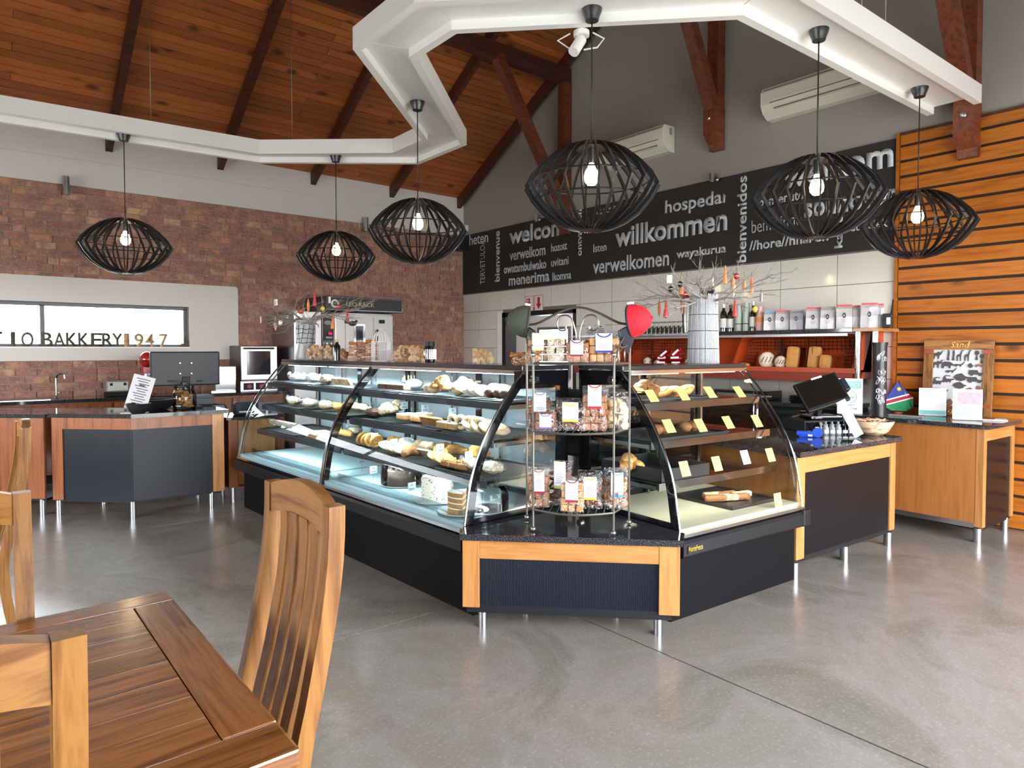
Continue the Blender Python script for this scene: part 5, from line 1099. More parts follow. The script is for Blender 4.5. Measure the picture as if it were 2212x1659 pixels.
# bread and chip packets on the bread shelf
ZBR=1.282
plain('crust','b9813f',.7,var=.2,scale=14,bmp=.3); plain('crust_pale','d9c3a0',.8,var=.2,scale=20,bmp=.3); plain('flour_crust','cfc2ad',.85,var=.3,scale=18,bmp=.4); plain('crust_slash','7a4a26',.8)
def onb(u,x=6.33): q=atx(u,790,x); return (x,q.y,ZBR)
def pan_loaf(label,u,h=.22,w=.12,tilt=12,x=6.32):
    r=thing('bread_loaf',label,'bread',onb(u,x),R(-70),'loaves on the bread shelf'); m=MB(); m.box(-w/2,w/2,-.05,.05,0,h,b=.035); m.xf(Matrix.Rotation(R(-tilt),4,'X')@Matrix.Rotation(R(4),4,'Y')); m.build('loaf','crust',r); return r
def round_loaf(label,u,rr=(.10,.055,.09),x=6.30,n=4):
    r=thing('bread_loaf',label,'bread',(onb(u,x)[0],onb(u,x)[1],ZBR),R(-50),'loaves on the bread shelf'); m=MB().blob((0,0,rr[2]*.95),rr,16,10,.02); m.build('loaf','flour_crust',r)
    s=MB()
    for k in range(n):
        t=-.6+1.2*k/max(1,n-1); y=-rr[1]*math.sqrt(max(0,1-t*t*.8))*.99; s.beam((t*rr[0]-.012,y-.0005,rr[2]*.7),(t*rr[0]+.014,y*.93,rr[2]*1.35),.008,.006,(0,1,0))
    s.build('slashes','crust_slash',r)
round_loaf('floury oval loaf with dark slashes left of the tall loaves',1657,(.085,.05,.085)); round_loaf('smaller floury loaf with slashes beside the first tall loaf',1686,(.06,.045,.065))
pan_loaf('tall golden pan loaf, first on the bread shelf',1710); pan_loaf('tall golden pan loaf leaning right of the first',1757,.22); pan_loaf('short golden pan loaf at the right end of the bread shelf',1782,.14,.11,10,6.30); pan_loaf('flat bun low at the left end of the right bread shelf bay',1610,.05,.10,0)
round_loaf('small floury roll left of the red chip packets',1399,(.05,.04,.05),6.28,2); round_loaf('small floury roll right under the red chip packets',1421,(.045,.04,.035),6.26,2); round_loaf('floury roll peeping out left of the reed vase',1489,(.05,.04,.045),6.3,2)
plain('chip_red','b01226',.25,metal=.3,bmp=.4,scale=12)
for k,(u,dz,a,lb) in enumerate(((1430,.0,0,'lowest left'),(1462,.0,0,'lowest right'),(1432,.055,.06,'middle left'),(1460,.058,.05,'middle right'),(1440,.115,.7,'upper left, tilted'),(1466,.13,.75,'upper right, tilted'))):
    q=onb(u,6.28); r=thing('chip_packet',f'shiny red chip packet on the bread shelf, {lb} of the heap','packet',(q[0],q[1],ZBR+dz),(0,0,R(-62)),'red chip packets'); m=MB().blob((0,0,.03),(.085,.05,.028),14,7,.05); m.xf(Matrix.Rotation(-a,4,'Y')); m.build('packet','chip_red',r); m=MB().box(-.05,.04,-.052,-.035,.028,.05); m.xf(Matrix.Rotation(-a,4,'Y')); m.build('printed_name','label_white',r)
# ================================================================ till counter things
ZK=.821
def bowlp(): return None
q=atz(1914,942,ZK); wb_=thing('wooden_bowl','striped olive wood bowl full of wooden pieces at the end of the till counter','bowl',(q.x,q.y+.10,ZK))
wood('olive_wood','b8926a','dcc0a0',axis=1,sc=1.2,rough=.4,c3='7a5138'); MB().lathe([(0,0),(.07,0),(.11,.03),(.142,.085),(.15,.11),(.144,.11),(.105,.04),(.06,.015),(0,.015)],30).build('shell','olive_wood',wb_)
m=MB(); rg=random.Random(4)
for k in range(22): a=rg.uniform(0,6.28); d=rg.uniform(0,.09); m.box(-.03,.03,-.006,.006,-.003,.003); m.xf(Matrix.Translation((d*math.cos(a),d*math.sin(a),.09+rg.uniform(0,.03)))@Matrix.Rotation(rg.uniform(0,3),4,'Z')@Matrix.Rotation(rg.uniform(-.5,.5),4,'Y'),len(m.v)-8)
m.build('wood_pieces','orn_peach',wb_,kind='stuff')
# acrylic stand
q=atz(1868,948,ZK); as_=thing('acrylic_stand','slanted clear acrylic card stand in front of the jars','card stand',(q.x,q.y+.04,ZK),R(-44)); glassmat('acrylic',(.86,.88,.9),1.4)
B('foot','acrylic',as_,(-.14,.0,-.03,.03,0,.004)); m=MB().box(-.035,.035,-.002,.002,.0,.29); m.xf(Matrix.Translation((0,0,.018))@Matrix.Rotation(R(-28),4,'Y')); fc=m.build('face',plain('acrylic_card','9a9ca1',.25),as_); m=MB()
for k,(a,b_) in enumerate(((.23,.26),(.17,.21),(.11,.145),(.02,.06),(.065,.09))): m.box(-.024,.024,-.003,-.002,a,b_)
m.xf(Matrix.Translation((0,0,.018))@Matrix.Rotation(R(-28),4,'Y')); m.build('print','label_lines',fc)
# spice jars
for k in range(6):
    u=1783+13.5*k; q=atz(u,938,ZK); r=thing('spice_jar',f'small clear jar with white label on the till counter, {["first","second","third","fourth","fifth","sixth"][k]} from the card reader','jar',(q.x,q.y,ZK),R(-45),'row of small jars'); MB().lathe([(0,.0),(.023,0),(.024,.05),(.016,.062),(.016,.066),(0,.066)],16).build('glass','frosted' if k<3 else 'clear_glass',r); MB().lathe([(0,.066),(.018,.066),(.019,.076),(.008,.082),(.009,.098),(0,.1)],14).build('stopper','clear_glass' if k>2 else 'frosted',r); B('label','label_white',r,(-.017,.017,-.0265,-.0245,.012,.034))
# blue card reader
plain('reader_blue','1746b8',.3,coat=.3); q=atz(1757,944,ZK); cr=thing('card_reader','blue card payment machine lying on the till counter','card reader',(q.x,q.y+.02,ZK),R(-62))
m=MB().box(-.10,.02,-.035,.035,.01,.042,b=.01); m.build('body','reader_blue',cr); MB().lathe([(0,-.036),(.036,-.036),(.036,.036),(0,.036)],18).xf(Matrix.Translation((.045,0,.036))@Matrix.Rotation(R(90),4,'X')).build('printer_roll','reader_blue',cr); B('screen','label_white',cr,(.03,.055,-.02,.02,.071,.0735)); B('stand','reader_blue',cr,(-.08,.04,-.03,.03,0,.012),b=.004); B('sticker','label_white',cr,(-.02,.01,-.0365,-.0345,.008,.02))
# cash drawer, touch screen
q=atz(1818,905,.92); dr_=thing('cash_drawer','black cash drawer at the back of the till counter','cash drawer',(5.36,2.62,ZK),R(-30)); B('body','plinth_black',dr_,(-.22,.26,-.16,.2,0,.09),b=.006); B('front','black_gloss',dr_,(-.21,.25,-.165,-.16,.012,.08)); MB().lathe([(0,0),(.009,0),(.009,.004),(0,.004)],10).xf(Matrix.Translation((.02,-.165,.045))@Matrix.Rotation(R(90),4,'X')).build('lock','steel',dr_)
ps=thing('till_screen','tilted black touch screen till on the cash drawer','till',(5.35,2.60,ZK+.092),R(-36)); B('foot','black_gloss',ps,(-.12,.14,-.10,.12,0,.03),b=.01); MB().beam((0,.04,.02),(0,.0,.20),.07,.03,(1,0,0)).build('neck','plinth_black',ps)
M=Matrix.Translation((0,-.02,.21))@Matrix.Rotation(R(-17),4,'Y')@Matrix.Rotation(R(-30),4,'X'); sc=MB().box(-.18,.18,-.018,.018,-.13,.13,b=.01).xf(M).build('casing','plinth_black',ps); MB().box(-.165,.165,-.0205,-.017,-.10,.118).xf(M).build('screen',plain('till_glass','151210',.08),ps)
MB().box(-.03,.06,-.0225,-.018,.116,.132).xf(M).build('sticker','label_white',ps); MB().box(.18,.225,-.02,.05,-.05,.06,b=.01).xf(M).build('card_swipe','monitor_back',ps)
MB().tube([(.0,.05,.05),(-.1,.1,.02),(-.2,.06,.01)],.006,6).build('cable','wire_grey',ps)
# pole display / knife stand by the case
q=atz(1672,905,ZK); pd=thing('price_pole','slim chrome pole with flat black top behind the right case','pole display',(4.62,2.72,ZK),R(-30)); MB().lathe([(0,0),(.05,0),(.05,.008),(0,.008)],16).build('foot','chrome',pd); MB().tube([(0,0,0),(0,0,.30)],.009,8).tube([(-.03,0,0),(-.03,0,.34)],.005,6).build('pole','chrome',pd); B('head','plinth_black',pd,(-.01,.10,-.03,.03,.29,.302),b=.003)
# trays on the back bar
q=atx(1745,872,6.3); tr_=thing('black_tray','low stack of black trays on the back bar','tray',(6.28,q.y,.966),R(-70)); 
for k in range(3): MB().extr([(-.13,-.09,.02*k),(.13,-.09,.02*k),(.15,-.11,.02*k+.018),(-.15,-.11,.02*k+.018)],(0,.2,0)).build('tray','plinth_black',tr_)
em=thing('coffee_grinder','low black and steel machine on the back bar behind the till','machine',(6.25,3.75,.966),R(-90)); B('body','black_gloss',em,(-.35,.25,-.14,.16,0,.09),b=.01); B('steel_tray','steel',em,(-.3,.2,-.155,-.14,.02,.06))
# ================================================================ counter in the slatted corner
ZR=.906
q=atz(1895,898,ZR); tb=thing('chalk_tube','tall black cylinder with white scribbled lettering','tube',(q.x+.03,q.y,ZR)); MB().lathe([(0,0),(.056,0),(.056,.60),(.062,.60),(.062,.625),(.048,.625),(.048,.05),(0,.05)],26).build('tube',plain('tube_black','1a1b1e',.4),tb)
rg=random.Random(2); m=MB()
for k in range(34):
    a=R(-150+rg.uniform(-35,45)); z=rg.choice((.5,.52,.36,.34,.30,.2,.16,.13))+rg.uniform(-.02,.02); pts=[]
    for j in range(7): pts.append((.0575*math.cos(a+.22*math.sin(j*1.1+k)),.0575*math.sin(a+.22*math.sin(j*1.1+k)),z+.022*math.cos(j*1.3+k*.7)))
    m.tube(pts,.0014,4)
m.build('scribble','label_white',tb,kind='stuff')
ns=thing('notice_stand','white NOTICE card in an acrylic stand beside the black tube','notice',(6.02,2.66,ZR),R(-62)); B('card','label_white',ns,(-.10,.10,-.004,.004,0,.31)); B('banner',plain('banner_teal','7fc2c0',.5),ns,(-.085,.085,-.0055,-.0035,.225,.285)); 
o=link('notice_lettering',text_mesh('NOTICE','label_white',.15,.035,.0008,.02),ns); o.matrix_local=Matrix.Translation((-.075,-.0056,.237))@Matrix.Rotation(R(90),4,'X')
MB().torus((0,-.005,.15),.052,.003,24,5,ax=1).build('circle','banner_teal',ns); MB().beam((-.03,-.005,.185),(.035,-.005,.115),.003,.002,(0,1,0)).build('strike','banner_teal',ns)
o=link('notice_lettering',text_mesh('ICE LOLLIES','label_lines',.07,.012,.0008,.01),ns); o.matrix_local=Matrix.Translation((-.035,-.0056,.14))@Matrix.Rotation(R(90),4,'X')
o=link('notice_lettering',text_mesh('SORRY','label_lines',.08,.016,.0008,.01),ns); o.matrix_local=Matrix.Translation((-.04,-.0056,.07))@Matrix.Rotation(R(90),4,'X')
o=link('notice_lettering',text_mesh('not sold out','label_lines',.12,.016,.0008,.01),ns); o.matrix_local=Matrix.Translation((-.06,-.0056,.04))@Matrix.Rotation(R(90),4,'X')
# flag
q=atz(1942,889,ZR); fg=thing('table_flag','small blue, red and green flag with yellow sun on the corner counter','flag',(6.42,2.42,ZR),R(-62)); MB().lathe([(0,0),(.04,0),(.036,.012),(0,.014)],18).build('foot','orn_brown',fg)
TP=Vector((0.0,0,.29)); BL=Vector((-.11,0,.09)); dirn=Vector((.55,0,-.83)).normalized()
MB().tube([(.13,0,.012),(.0,0,.295)],.003,6).build('stick','steel',fg)
def fq(a,b,n=8):
    # cloth hanging from the stick: bands along the slant
    P0=Vector((.0,0,.29)); P1=Vector((-.12,0,.095)); P2=Vector((.14,0,.155)); P3=Vector((.11,0,.0))
    return a
A0=Vector((0,0,.285)); A1=Vector((-.125,0,.075)); B0_=Vector((.14,0,.165)); 
def band(pts,mat,name,y=0):
    m=MB(); m.extr([Vector((p[0],p[1]-.0008+y,p[2])) for p in pts],(0,.0016,0)); return m.build(name,mat,fg)
plain('flag_blue','26398c',.7); plain('flag_red','b01a34',.7); plain('flag_green','1f8a57',.7); plain('flag_yellow','e8d24a',.6)
wv=lambda x,z:(x,.012*math.sin(18*x+9*z),z)
band([wv(0,.285),wv(-.055,.20),wv(-.105,.115),wv(.08,.175)],'flag_blue','blue_field'); band([wv(-.105,.115),wv(-.112,.10),wv(.09,.165),wv(.08,.175)],'label_white','white_line'); band([wv(-.112,.10),wv(-.125,.068),wv(.115,.145),wv(.09,.165)],'flag_red','red_stripe'); band([wv(-.125,.068),wv(-.115,.06),wv(.118,.135),wv(.115,.145)],'label_white','white_line'); band([wv(-.115,.06),wv(-.05,.022),wv(.06,.018),wv(.118,.05),wv(.118,.135)],'flag_green','green_field')
m=MB()
for k in range(12): a=R(30*k); m.extr([(.005+.009*math.cos(a-.2),-.012,.215+.009*math.sin(a-.2)),(.005+.009*math.cos(a+.2),-.012,.215+.009*math.sin(a+.2)),(.005+.024*math.cos(a),-.012,.215+.024*math.sin(a))],(0,.003,0))
m.lathe([(0,0),(.012,0),(.012,.002),(0,.002)],14); m.xf(Matrix.Translation((.005,-.010,.215))@Matrix.Rotation(R(90),4,'X'),len(m.v)-56); m.build('sun','flag_yellow',fg)
# blank white stand, photo card, plaque, leaflet
ws_=thing('blank_card','blank white card in a stand right of the flag','card stand',(6.40,2.14,ZR),R(-64)); B('card',plain('card_bright','f2f2f2',.5),ws_,(-.10,.10,-.004,.004,0,.235)); B('foot','acrylic',ws_,(-.10,.10,-.05,.03,0,.004)); B('printed_edge','banner_teal',ws_,(-.098,.098,-.0048,-.0035,.01,.045))
pc_=thing('photo_card','white card with two small pictures in front of the framed magnets','card stand',(6.22,1.83,ZR),R(-64)); B('card','card_bright',pc_,(-.10,.10,-.004,.004,0,.245)); B('upper_picture',plain('pic_pink','b48f96',.6,var=.5,scale=30),pc_,(-.07,.09,-.0052,-.0035,.125,.225)); B('lower_picture',plain('pic_blue','9fb6cc',.6,var=.4,scale=30),pc_,(-.075,.085,-.0052,-.0035,.03,.11)); B('foot','acrylic',pc_,(-.10,.10,-.04,.03,0,.004))
tag(B('price_strip','badge_grey',None,(6.12,6.16,2.12,2.38,ZR,ZR+.012)),'grey price strip lying on the corner counter edge','price strip')
q=atz(2140,905,ZR); lf=thing('leaflet_pile','thin pile of leaflets near the right end of the corner counter','leaflets',(6.35,1.70,ZR),R(-70)); B('leaflets','paper',lf,(-.13,.10,-.07,.07,0,.012)); B('top_leaflet','orn_brown',lf,(-.14,.02,-.075,.06,.012,.014))
# framed board of magnets leaning on the slats
wood('rough_wood','6d4326','a3703c',axis=2,sc=1.1,rough=.6,c3='4a2d1a'); wood('rough_wood_h','6d4326','a3703c',axis=0,sc=1.1,rough=.6,c3='4a2d1a')
a=atx(1996,760,6.56); b=atx(2148,760,6.56); FW=a.y-b.y; fb=thing('magnet_board','rough wooden framed white board of animal magnets with Sand lettering','framed board',(6.53,(a.y+b.y)/2,ZR),(0,0,R(-90)))
tl_=Matrix.Rotation(R(-4),4,'X'); hw=FW/2; FH=.64
def fbm(name,mat,*q,b=0,par=None):
    m=MB()
    for x in q: m.box(*x,b=b)
    return m.xf(tl_).build(name,mat,par or fb)
fbm('white_panel',plain('magnet_white','ccd0d6',.4),(-hw+.06,hw-.06,.004,.014,.06,FH-.06)); fbm('frame_side','rough_wood',(-hw,-hw+.075,-.012,.016,.0,FH),b=.004); fbm('frame_side','rough_wood',(hw-.075,hw,-.012,.016,0,FH),b=.004); fbm('frame_top','rough_wood_h',(-hw+.0,hw-.0,-.018,.012,FH-.075,FH+.005),b=.004); fbm('frame_bottom','rough_wood_h',(-hw+.075,hw-.075,-.014,.012,0,.085),b=.004)
plain('carved_letter','d9a25e',.6)
for txt,x,z,w in (('Sand',-.06,FH-.058,.15),('Made',-.17,.02,.20)):
    o=link('carved_lettering',text_mesh(txt,'carved_letter',w,.05,.004,.014,.25),fb); o.matrix_local=tl_@Matrix.Translation((x,-.0185,z))@Matrix.Rotation(R(90),4,'X')
for sx in (-1,1):
    for za in (FH-.11,.08): fbm('corner_plate','orn_brown',(sx*(hw-.04)-.035,sx*(hw-.04)+.035,-.022,-.016,za,za+.028))
plain('magnet_dark','4b4543',.6,var=.3,scale=80); plain('magnet_brown','8a5644',.6); plain('magnet_yellow','c2b22a',.5)
SH={'camel':[(0,0),(.05,0),(.1,.4),(.35,.35),(.4,0),(.45,0),(.5,.45),(.65,.55),(.8,.95),(1,.95),(.98,1),(.75,1),(.55,.7),(.4,.9),(.25,.7),(.05,.75),(0,.4)],
'giraffe':[(.1,0),(.18,0),(.2,.4),(.5,.42),(.55,0),(.63,0),(.65,.5),(.8,.95),(1,.92),(.95,1),(.72,1),(.5,.62),(.15,.6),(.05,.4)],
'rhino':[(.05,0),(.2,0),(.22,.3),(.6,.3),(.62,0),(.75,0),(.78,.4),(1,.45),(.95,.7),(.7,.95),(.3,1),(.05,.85),(0,.4)],
'meerkat':[(.2,0),(.7,0),(.6,.3),(.7,.7),(.6,1),(.4,1),(.35,.7),(.3,.4)],
'gecko':[(0,.2),(.2,.3),(.25,.05),(.32,.3),(.6,.3),(.62,.05),(.7,.35),(.85,.6),(1,1),(.92,.95),(.75,.6),(.6,.55),(.2,.6),(.0,.5)],
'car':[(0,.2),(.1,.2),(.15,0),(.28,0),(.32,.2),(.7,.2),(.74,0),(.88,0),(.92,.2),(1,.25),(1,.5),(.7,.6),(.62,1),(.05,1),(0,.6)],
'tortoise':[(0,.5),(.2,.15),(.5,0),(.8,.15),(.85,.35),(1,.4),(1,.55),(.8,.65),(.55,1),(.2,.85)],
'scorpion':[(0,.2),(.1,0),(.2,.2),(.35,0),(.5,.2),(.7,0),(.75,.3),(1,.4),(.95,.55),(.6,.5),(.3,.55),(.2,.8),(.4,.92),(.7,.85),(.6,1),(.3,1),(.1,.85),(.05,.5)],
'windmill':[(.3,0),(.7,0),(.56,.55),(.75,.6),(.85,.8),(.7,1),(.3,1),(.15,.8),(.25,.6),(.44,.55)],
'pot':[(.2,0),(.8,0),(.8,.7),(1,.8),(1,1),(0,1),(0,.8),(.2,.7)],'oryx':[(.1,0),(.2,0),(.25,.4),(.6,.4),(.65,0),(.72,0),(.75,.5),(.95,.6),(.9,.7),(.85,.72),(.7,1),(.74,.72),(.2,.62),(.05,.5)]}
pw_=FW-.14; ph_=FH-.15
def mg(kind,x,y,w,h,mat='magnet_dark'):
    X0=-hw+.07+x*pw_; Z0=.075+(1-y-h)*ph_
    m=MB().extr([(X0+px_*w*pw_,-.004,Z0+pz_*h*ph_) for px_,pz_ in SH[kind]],(0,.008,0)).xf(tl_); m.build('magnet',mat,fb,label=kind+' magnet')
for a in (('camel',.02,.02,.22,.15),('camel',.02,.18,.22,.15),('meerkat',.27,.01,.09,.18),('meerkat',.37,.01,.09,.18),('giraffe',.47,.01,.14,.19),('giraffe',.62,.01,.14,.19),('windmill',.80,.02,.12,.16),('windmill',.90,.08,.10,.16),('rhino',.18,.21,.24,.12),('gecko',.42,.21,.22,.10),('tortoise',.70,.23,.10,.09),('rhino',.84,.25,.15,.05,'magnet_brown'),('gecko',.27,.32,.22,.10),('car',.72,.35,.26,.10),('tortoise',.43,.41,.28,.14),('car',.70,.47,.27,.10),('scorpion',.02,.49,.22,.13),('scorpion',.22,.45,.22,.13),('tortoise',.42,.56,.26,.12),('pot',.04,.68,.12,.15),('pot',.20,.70,.13,.15,'magnet_brown'),('tortoise',.66,.65,.2,.13,'magnet_brown'),('car',.88,.62,.1,.14,'magnet_brown'),('gecko',.06,.87,.16,.10,'magnet_yellow'),('tortoise',.30,.86,.16,.12,'magnet_brown'),('oryx',.78,.82,.2,.15)): mg(*a)
# ================================================================ pastries and cakes
def pm(n,c1,c2,rough=.7,sc=40): 
    m,t,b=nodes(n); v=coords(t); nn=noise(t,v,sc,4,.65); t.links.new(ramp(t,nn,[(.32,c1),(.68,c2)]),b.inputs['Base Color']); b.inputs['Roughness'].default_value=rough; bump(t,b,nn,.5,.006)
pm('pastry_gold','a8692c','d9a860'); pm('pastry_pale','cdb083','eadcb8'); pm('pastry_dark','3a2417','5d3d27'); pm('pastry_flaky','a07b4e','dfcfae',.7,25); pm('icing_white','d9d6cc','f1efe8',.5,15); pm('pastry_brown','6d4321','9d6a38'); pm('choc_cake','3b2c24','57463b',.8,60); pm('cream_cake','e9e5d6','f3f0e4',.6,10); pm('pastry_seed','4b4238','8a8070',.8,90); pm('slice_grey','8d867a','b9b2a2',.7,30); pm('sponge','8a6a3c','b08a52',.9,70)
filmmat('bag_film',.22,(.93,.95,.95)); plain('tray_black','1b1d20',.4); plain('porcelain','e9eef0',.15,coat=.3); plain('cream_fill','efe9d8',.6)
def sL(u,t): q=atpl(u,755,(OL[0]+nL[0]*t,OL[1]+nL[1]*t),nL); return (q.x-OL[0])*uL[0]+(q.y-OL[1])*uL[1]
def sR(u,t): q=atpl(u,755,(OR[0]+nR[0]*t,OR[1]+nR[1]*t),nR); return (q.x-OR[0])*uR[0]+(q.y-OR[1])*uR[1]
ORD=['first','second','third','fourth','fifth','sixth','seventh','eighth']
def shape(kind,mat,r,rg):
    m=MB()
    if kind=='swirl':
        m.torus((0,0,.045),.036,.011,16,6,ax=0); m.torus((.004,0,.045),.018,.011,12,6,ax=0); m.xf(Matrix.Rotation(R(rg.uniform(-25,-5)),4,'Y')); m.build('roll',mat,r)
    elif kind=='disc': m.lathe([(0,.0),(.052,.004),(.06,.014),(.045,.024),(0,.028)],18); m.torus((0,0,.024),.03,.005,16,5); m.xf(Matrix.Translation((0,0,.02))@Matrix.Rotation(R(-28+rg.uniform(-8,8)),4,'Y')); m.build('disc',mat,r)
    elif kind=='croissant':
        pts=[(.055*math.cos(a)-.02,.065*math.sin(a),.028+.006*math.cos(3*a)) for a in [R(-100+200*i/12) for i in range(13)]]; m.tube(pts,[.008+.022*math.sin(math.pi*i/12)*(1+.12*(i%2)) for i in range(13)],9); m.build('crust',mat,r)
    elif kind=='bun': m.blob((0,0,.024),(.04,.038,.028),12,7,.05,rg); m.build('crust',mat,r)
    elif kind=='bar': m.box(-.055,.055,-.028,.028,0,.03,b=.007); m.build('cake',mat,r); B('icing','icing_white',r,(-.054,.054,-.027,.027,.0285,.035),b=.003)
    elif kind=='slice': m.box(-.045,.045,-.008,.008,0,.055,b=.003); m.xf(Matrix.Rotation(R(-32),4,'X')); m.build('slice',mat,r)
    elif kind=='ring': m.torus((0,0,.042),.030,.012,18,8,ax=1); m.xf(Matrix.Rotation(R(rg.uniform(-12,2)),4,'X')); m.build('ring',mat,r)
    elif kind=='roll': m.tube([(-.07,0,.022),(-.04,0,.026),(.04,0,.026),(.075,0,.02)],[.01,.024,.024,.008],10); m.build('roll',mat,r)
    elif kind=='bag':
        m.blob((0,0,.035),(.075,.055,.036),12,7,.04,rg); m.build('bread',mat,r); f=MB().blob((0,0,.038),(.09,.065,.042),12,7,.1,rg); f.tube([(.07,0,.04),(.11,.01,.05),(.13,.02,.06)],[.02,.008,.025],7); f.build('film','bag_film',r)
    elif kind=='bake': m.box(-.05,.05,-.04,.04,0,.03,b=.008); m.build('cake',mat,r); k=MB(); [k.tube([(x:=rg.uniform(-.045,.045),y:=rg.uniform(-.035,.035),.030),(x+rg.uniform(-.02,.02),y+rg.uniform(-.02,.02),.038)],.003,4) for _ in range(22)]; k.build('shavings','pastry_gold',r,kind='stuff')
    elif kind=='mound': 
        for k in range(9): a=rg.uniform(0,6.28); d=rg.uniform(0,.055); m.blob((d*math.cos(a),d*math.sin(a),.03+.05*(1-d/.06)),(.035,.032,.026),9,6,.08,rg)
        m.build('pastry',mat,r)
    elif kind=='sheet': m.box(-.12,.12,-.08,.08,0,.025,b=.008); m.build('cake',mat,r); B('icing','icing_white',r,(-.118,.118,-.078,.078,.024,.032),b=.004)
NMK={'swirl':'cinnamon_roll','disc':'puff_disc','croissant':'croissant','bun':'bun','bar':'iced_bar','slice':'cake_slice','ring':'ring_biscuit','roll':'bread_roll','bag':'bagged_bread','bake':'traybake','mound':'pastry_pile','sheet':'iced_sheet'}
def row(kind,mat,us,sh,t,desc,right=False,rz=0):
    for i,u in enumerate(us):
        tt=t[i] if isinstance(t,(list,tuple)) else t; rg=random.Random(int(u)*7+sh)
        z=(SHELF[sh][0] if sh>=0 else DECKZ)+.019
        p=caseR_pt(min(max(sR(u,tt),.08),1.08),tt,z) if right else caseL_pt(max(sL(u,tt),.13+(.16 if kind=='bag' else .085)*(len(us)-1-i)),tt,z)
        lab=desc if len(us)==1 else f'{desc}, {ORD[i]} from the left'
        a=(R(AR) if right else R(90+AL))+rz+rg.uniform(-.15,.15)
        r=thing(NMK[kind],lab,'pastry',p,a,('right' if right else 'left')+' case pastries'); shape(kind,mat,r,rg); r.scale=(1.2,)*3 if kind!='bag' else (1.05,)*3
def tray(label,s0,s1,t0,t1,z,right=False,h=.016,mat='tray_black'):
    P=caseR_pt if right else caseL_pt; p=P((s0+s1)/2,(t0+t1)/2,z); a=R(AR) if right else R(90+AL); l=(s1-s0)/2; d=(t1-t0)/2
    r=thing('baking_tray',label,'tray',p,a,'baking trays in the cases'); B('base',mat,r,(-l,l,-d,d,0,.004)); B('rim',mat,r,(-l,l,-d,-d+.006,.0,h),(-l,l,d-.006,d,0,h),(-l,-l+.006,-d,d,0,h),(l-.006,l,-d,d,0,h)); return r
SN=['lowest','middle','top']
for i,(z,t0) in enumerate(SHELF):
    for j,(a,b_) in enumerate(((.06,.55),(.60,1.12),(1.17,1.68))): tray(f'black tray on the {SN[i]} shelf of the near case, {["next to the wire rack","in the centre","beside the divider"][j]}',a,b_,t0+.015,.74,z)
    for j,(a,b_) in enumerate(((1.80,2.55),(2.62,3.38))): tray(f'black tray on the {SN[i]} shelf of the far case, {["beside the divider","at the far left"][j]}',a,b_,t0+.015,.74,z)
    tray(f'black tray on the {SN[i]} shelf of the right case',.08,.75 if i else .5,t0+.03,.72,z,True,.02 if i else .075)
# near case
row('swirl','pastry_gold',(778,789,799,809),0,.36,'golden cinnamon roll on the lowest shelf near the divider'); row('disc','pastry_pale',(836,850,863),0,.35,'big pale spiral puff disc on the lowest shelf'); row('bun','pastry_gold',(846,858,872),0,.56,'golden bun behind the pale discs on the lowest shelf')
row('croissant','pastry_brown',(893,),0,.33,'single brown croissant on the lowest shelf'); row('slice','pastry_seed',(914,922,930),0,.40,'dark seeded slice on the lowest shelf'); row('disc','pastry_gold',(944,957),0,.33,'speckled oval biscuit on the lowest shelf'); row('bake','pastry_brown',(972,988,1004),0,.32,'traybake with golden shavings on the lowest shelf'); row('croissant','pastry_gold',(962,985),0,.58,'golden croissant behind the traybakes'); row('bag','pastry_flaky',(1050,1098),0,.34,'film wrapped pastry at the rack end of the lowest shelf')
row('roll','pastry_gold',(735,748),0,.50,'yellow bread roll behind the divider on the lowest shelf'); row('bag','pastry_pale',(766,),0,.62,'bagged pale loaf at the back of the lowest shelf')
row('bun','pastry_dark',(801,812),1,.42,'dark bran bun on the middle shelf'); row('mound','pastry_flaky',(838,),1,.42,'heap of flaky pastry on the middle shelf'); row('bar','pastry_brown',(872,888,905),1,[.45,.52,.45],'white iced bar on the middle shelf'); row('slice','pastry_brown',(925,932,939,946,953),1,.40,'brown layered slice leaning on the middle shelf'); row('bar','sponge',(962,978),1,.36,'iced poppy bar on the middle shelf'); row('ring','pastry_pale',(1000,1008,1016,1024,1032,1040),1,.37,'pale sugared ring standing in a row on the middle shelf',rz=.25); row('disc','pastry_flaky',(1075,1090,1105,1120),1,.38,'flaky oval pastry at the rack end of the middle shelf'); row('roll','pastry_pale',(752,768,785),1,.58,'cream roll near the divider on the middle shelf'); row('bun','pastry_gold',(713,722,731),1,.46,'small golden bun right beside the divider')
row('bar','pastry_dark',(832,850,868),2,.47,'white iced bar on the top shelf'); row('mound','pastry_gold',(958,),2,.50,'tall golden pastry heap on the top shelf'); row('bun','pastry_flaky',(928,938,990),2,.46,'flaky bun beside the golden heap on the top shelf'); row('disc','icing_white',(1016,1030,1044),2,.46,'white iced disc on the top shelf'); row('bun','pastry_dark',(1058,1070,1082,1094),2,.47,'chocolate bun at the rack end of the top shelf'); row('disc','pastry_flaky',(1075,1090),2,.62,'pale biscuit behind the chocolate buns')
row('bun','pastry_flaky',(905,918,930),0,.60,'flaky bun at the back of the lowest shelf'); row('mound','pastry_gold',(1030,),0,.58,'golden heap behind the wrapped pastries'); row('disc','icing_white',(880,),0,.56,'white iced disc behind the croissant')
row('mound','pastry_pale',(858,),1,.62,'pale heap at the back of the middle shelf'); row('bun','pastry_flaky',(1050,1062),1,.56,'flaky bun behind the sugared rings'); row('bar','pastry_gold',(915,),1,.60,'golden iced bar behind the layered slices')
row('bag','icing_white',(895,),2,.62,'bagged white bread at the back of the top shelf'); row('mound','pastry_flaky',(1005,),2,.62,'flaky heap at the back of the top shelf')
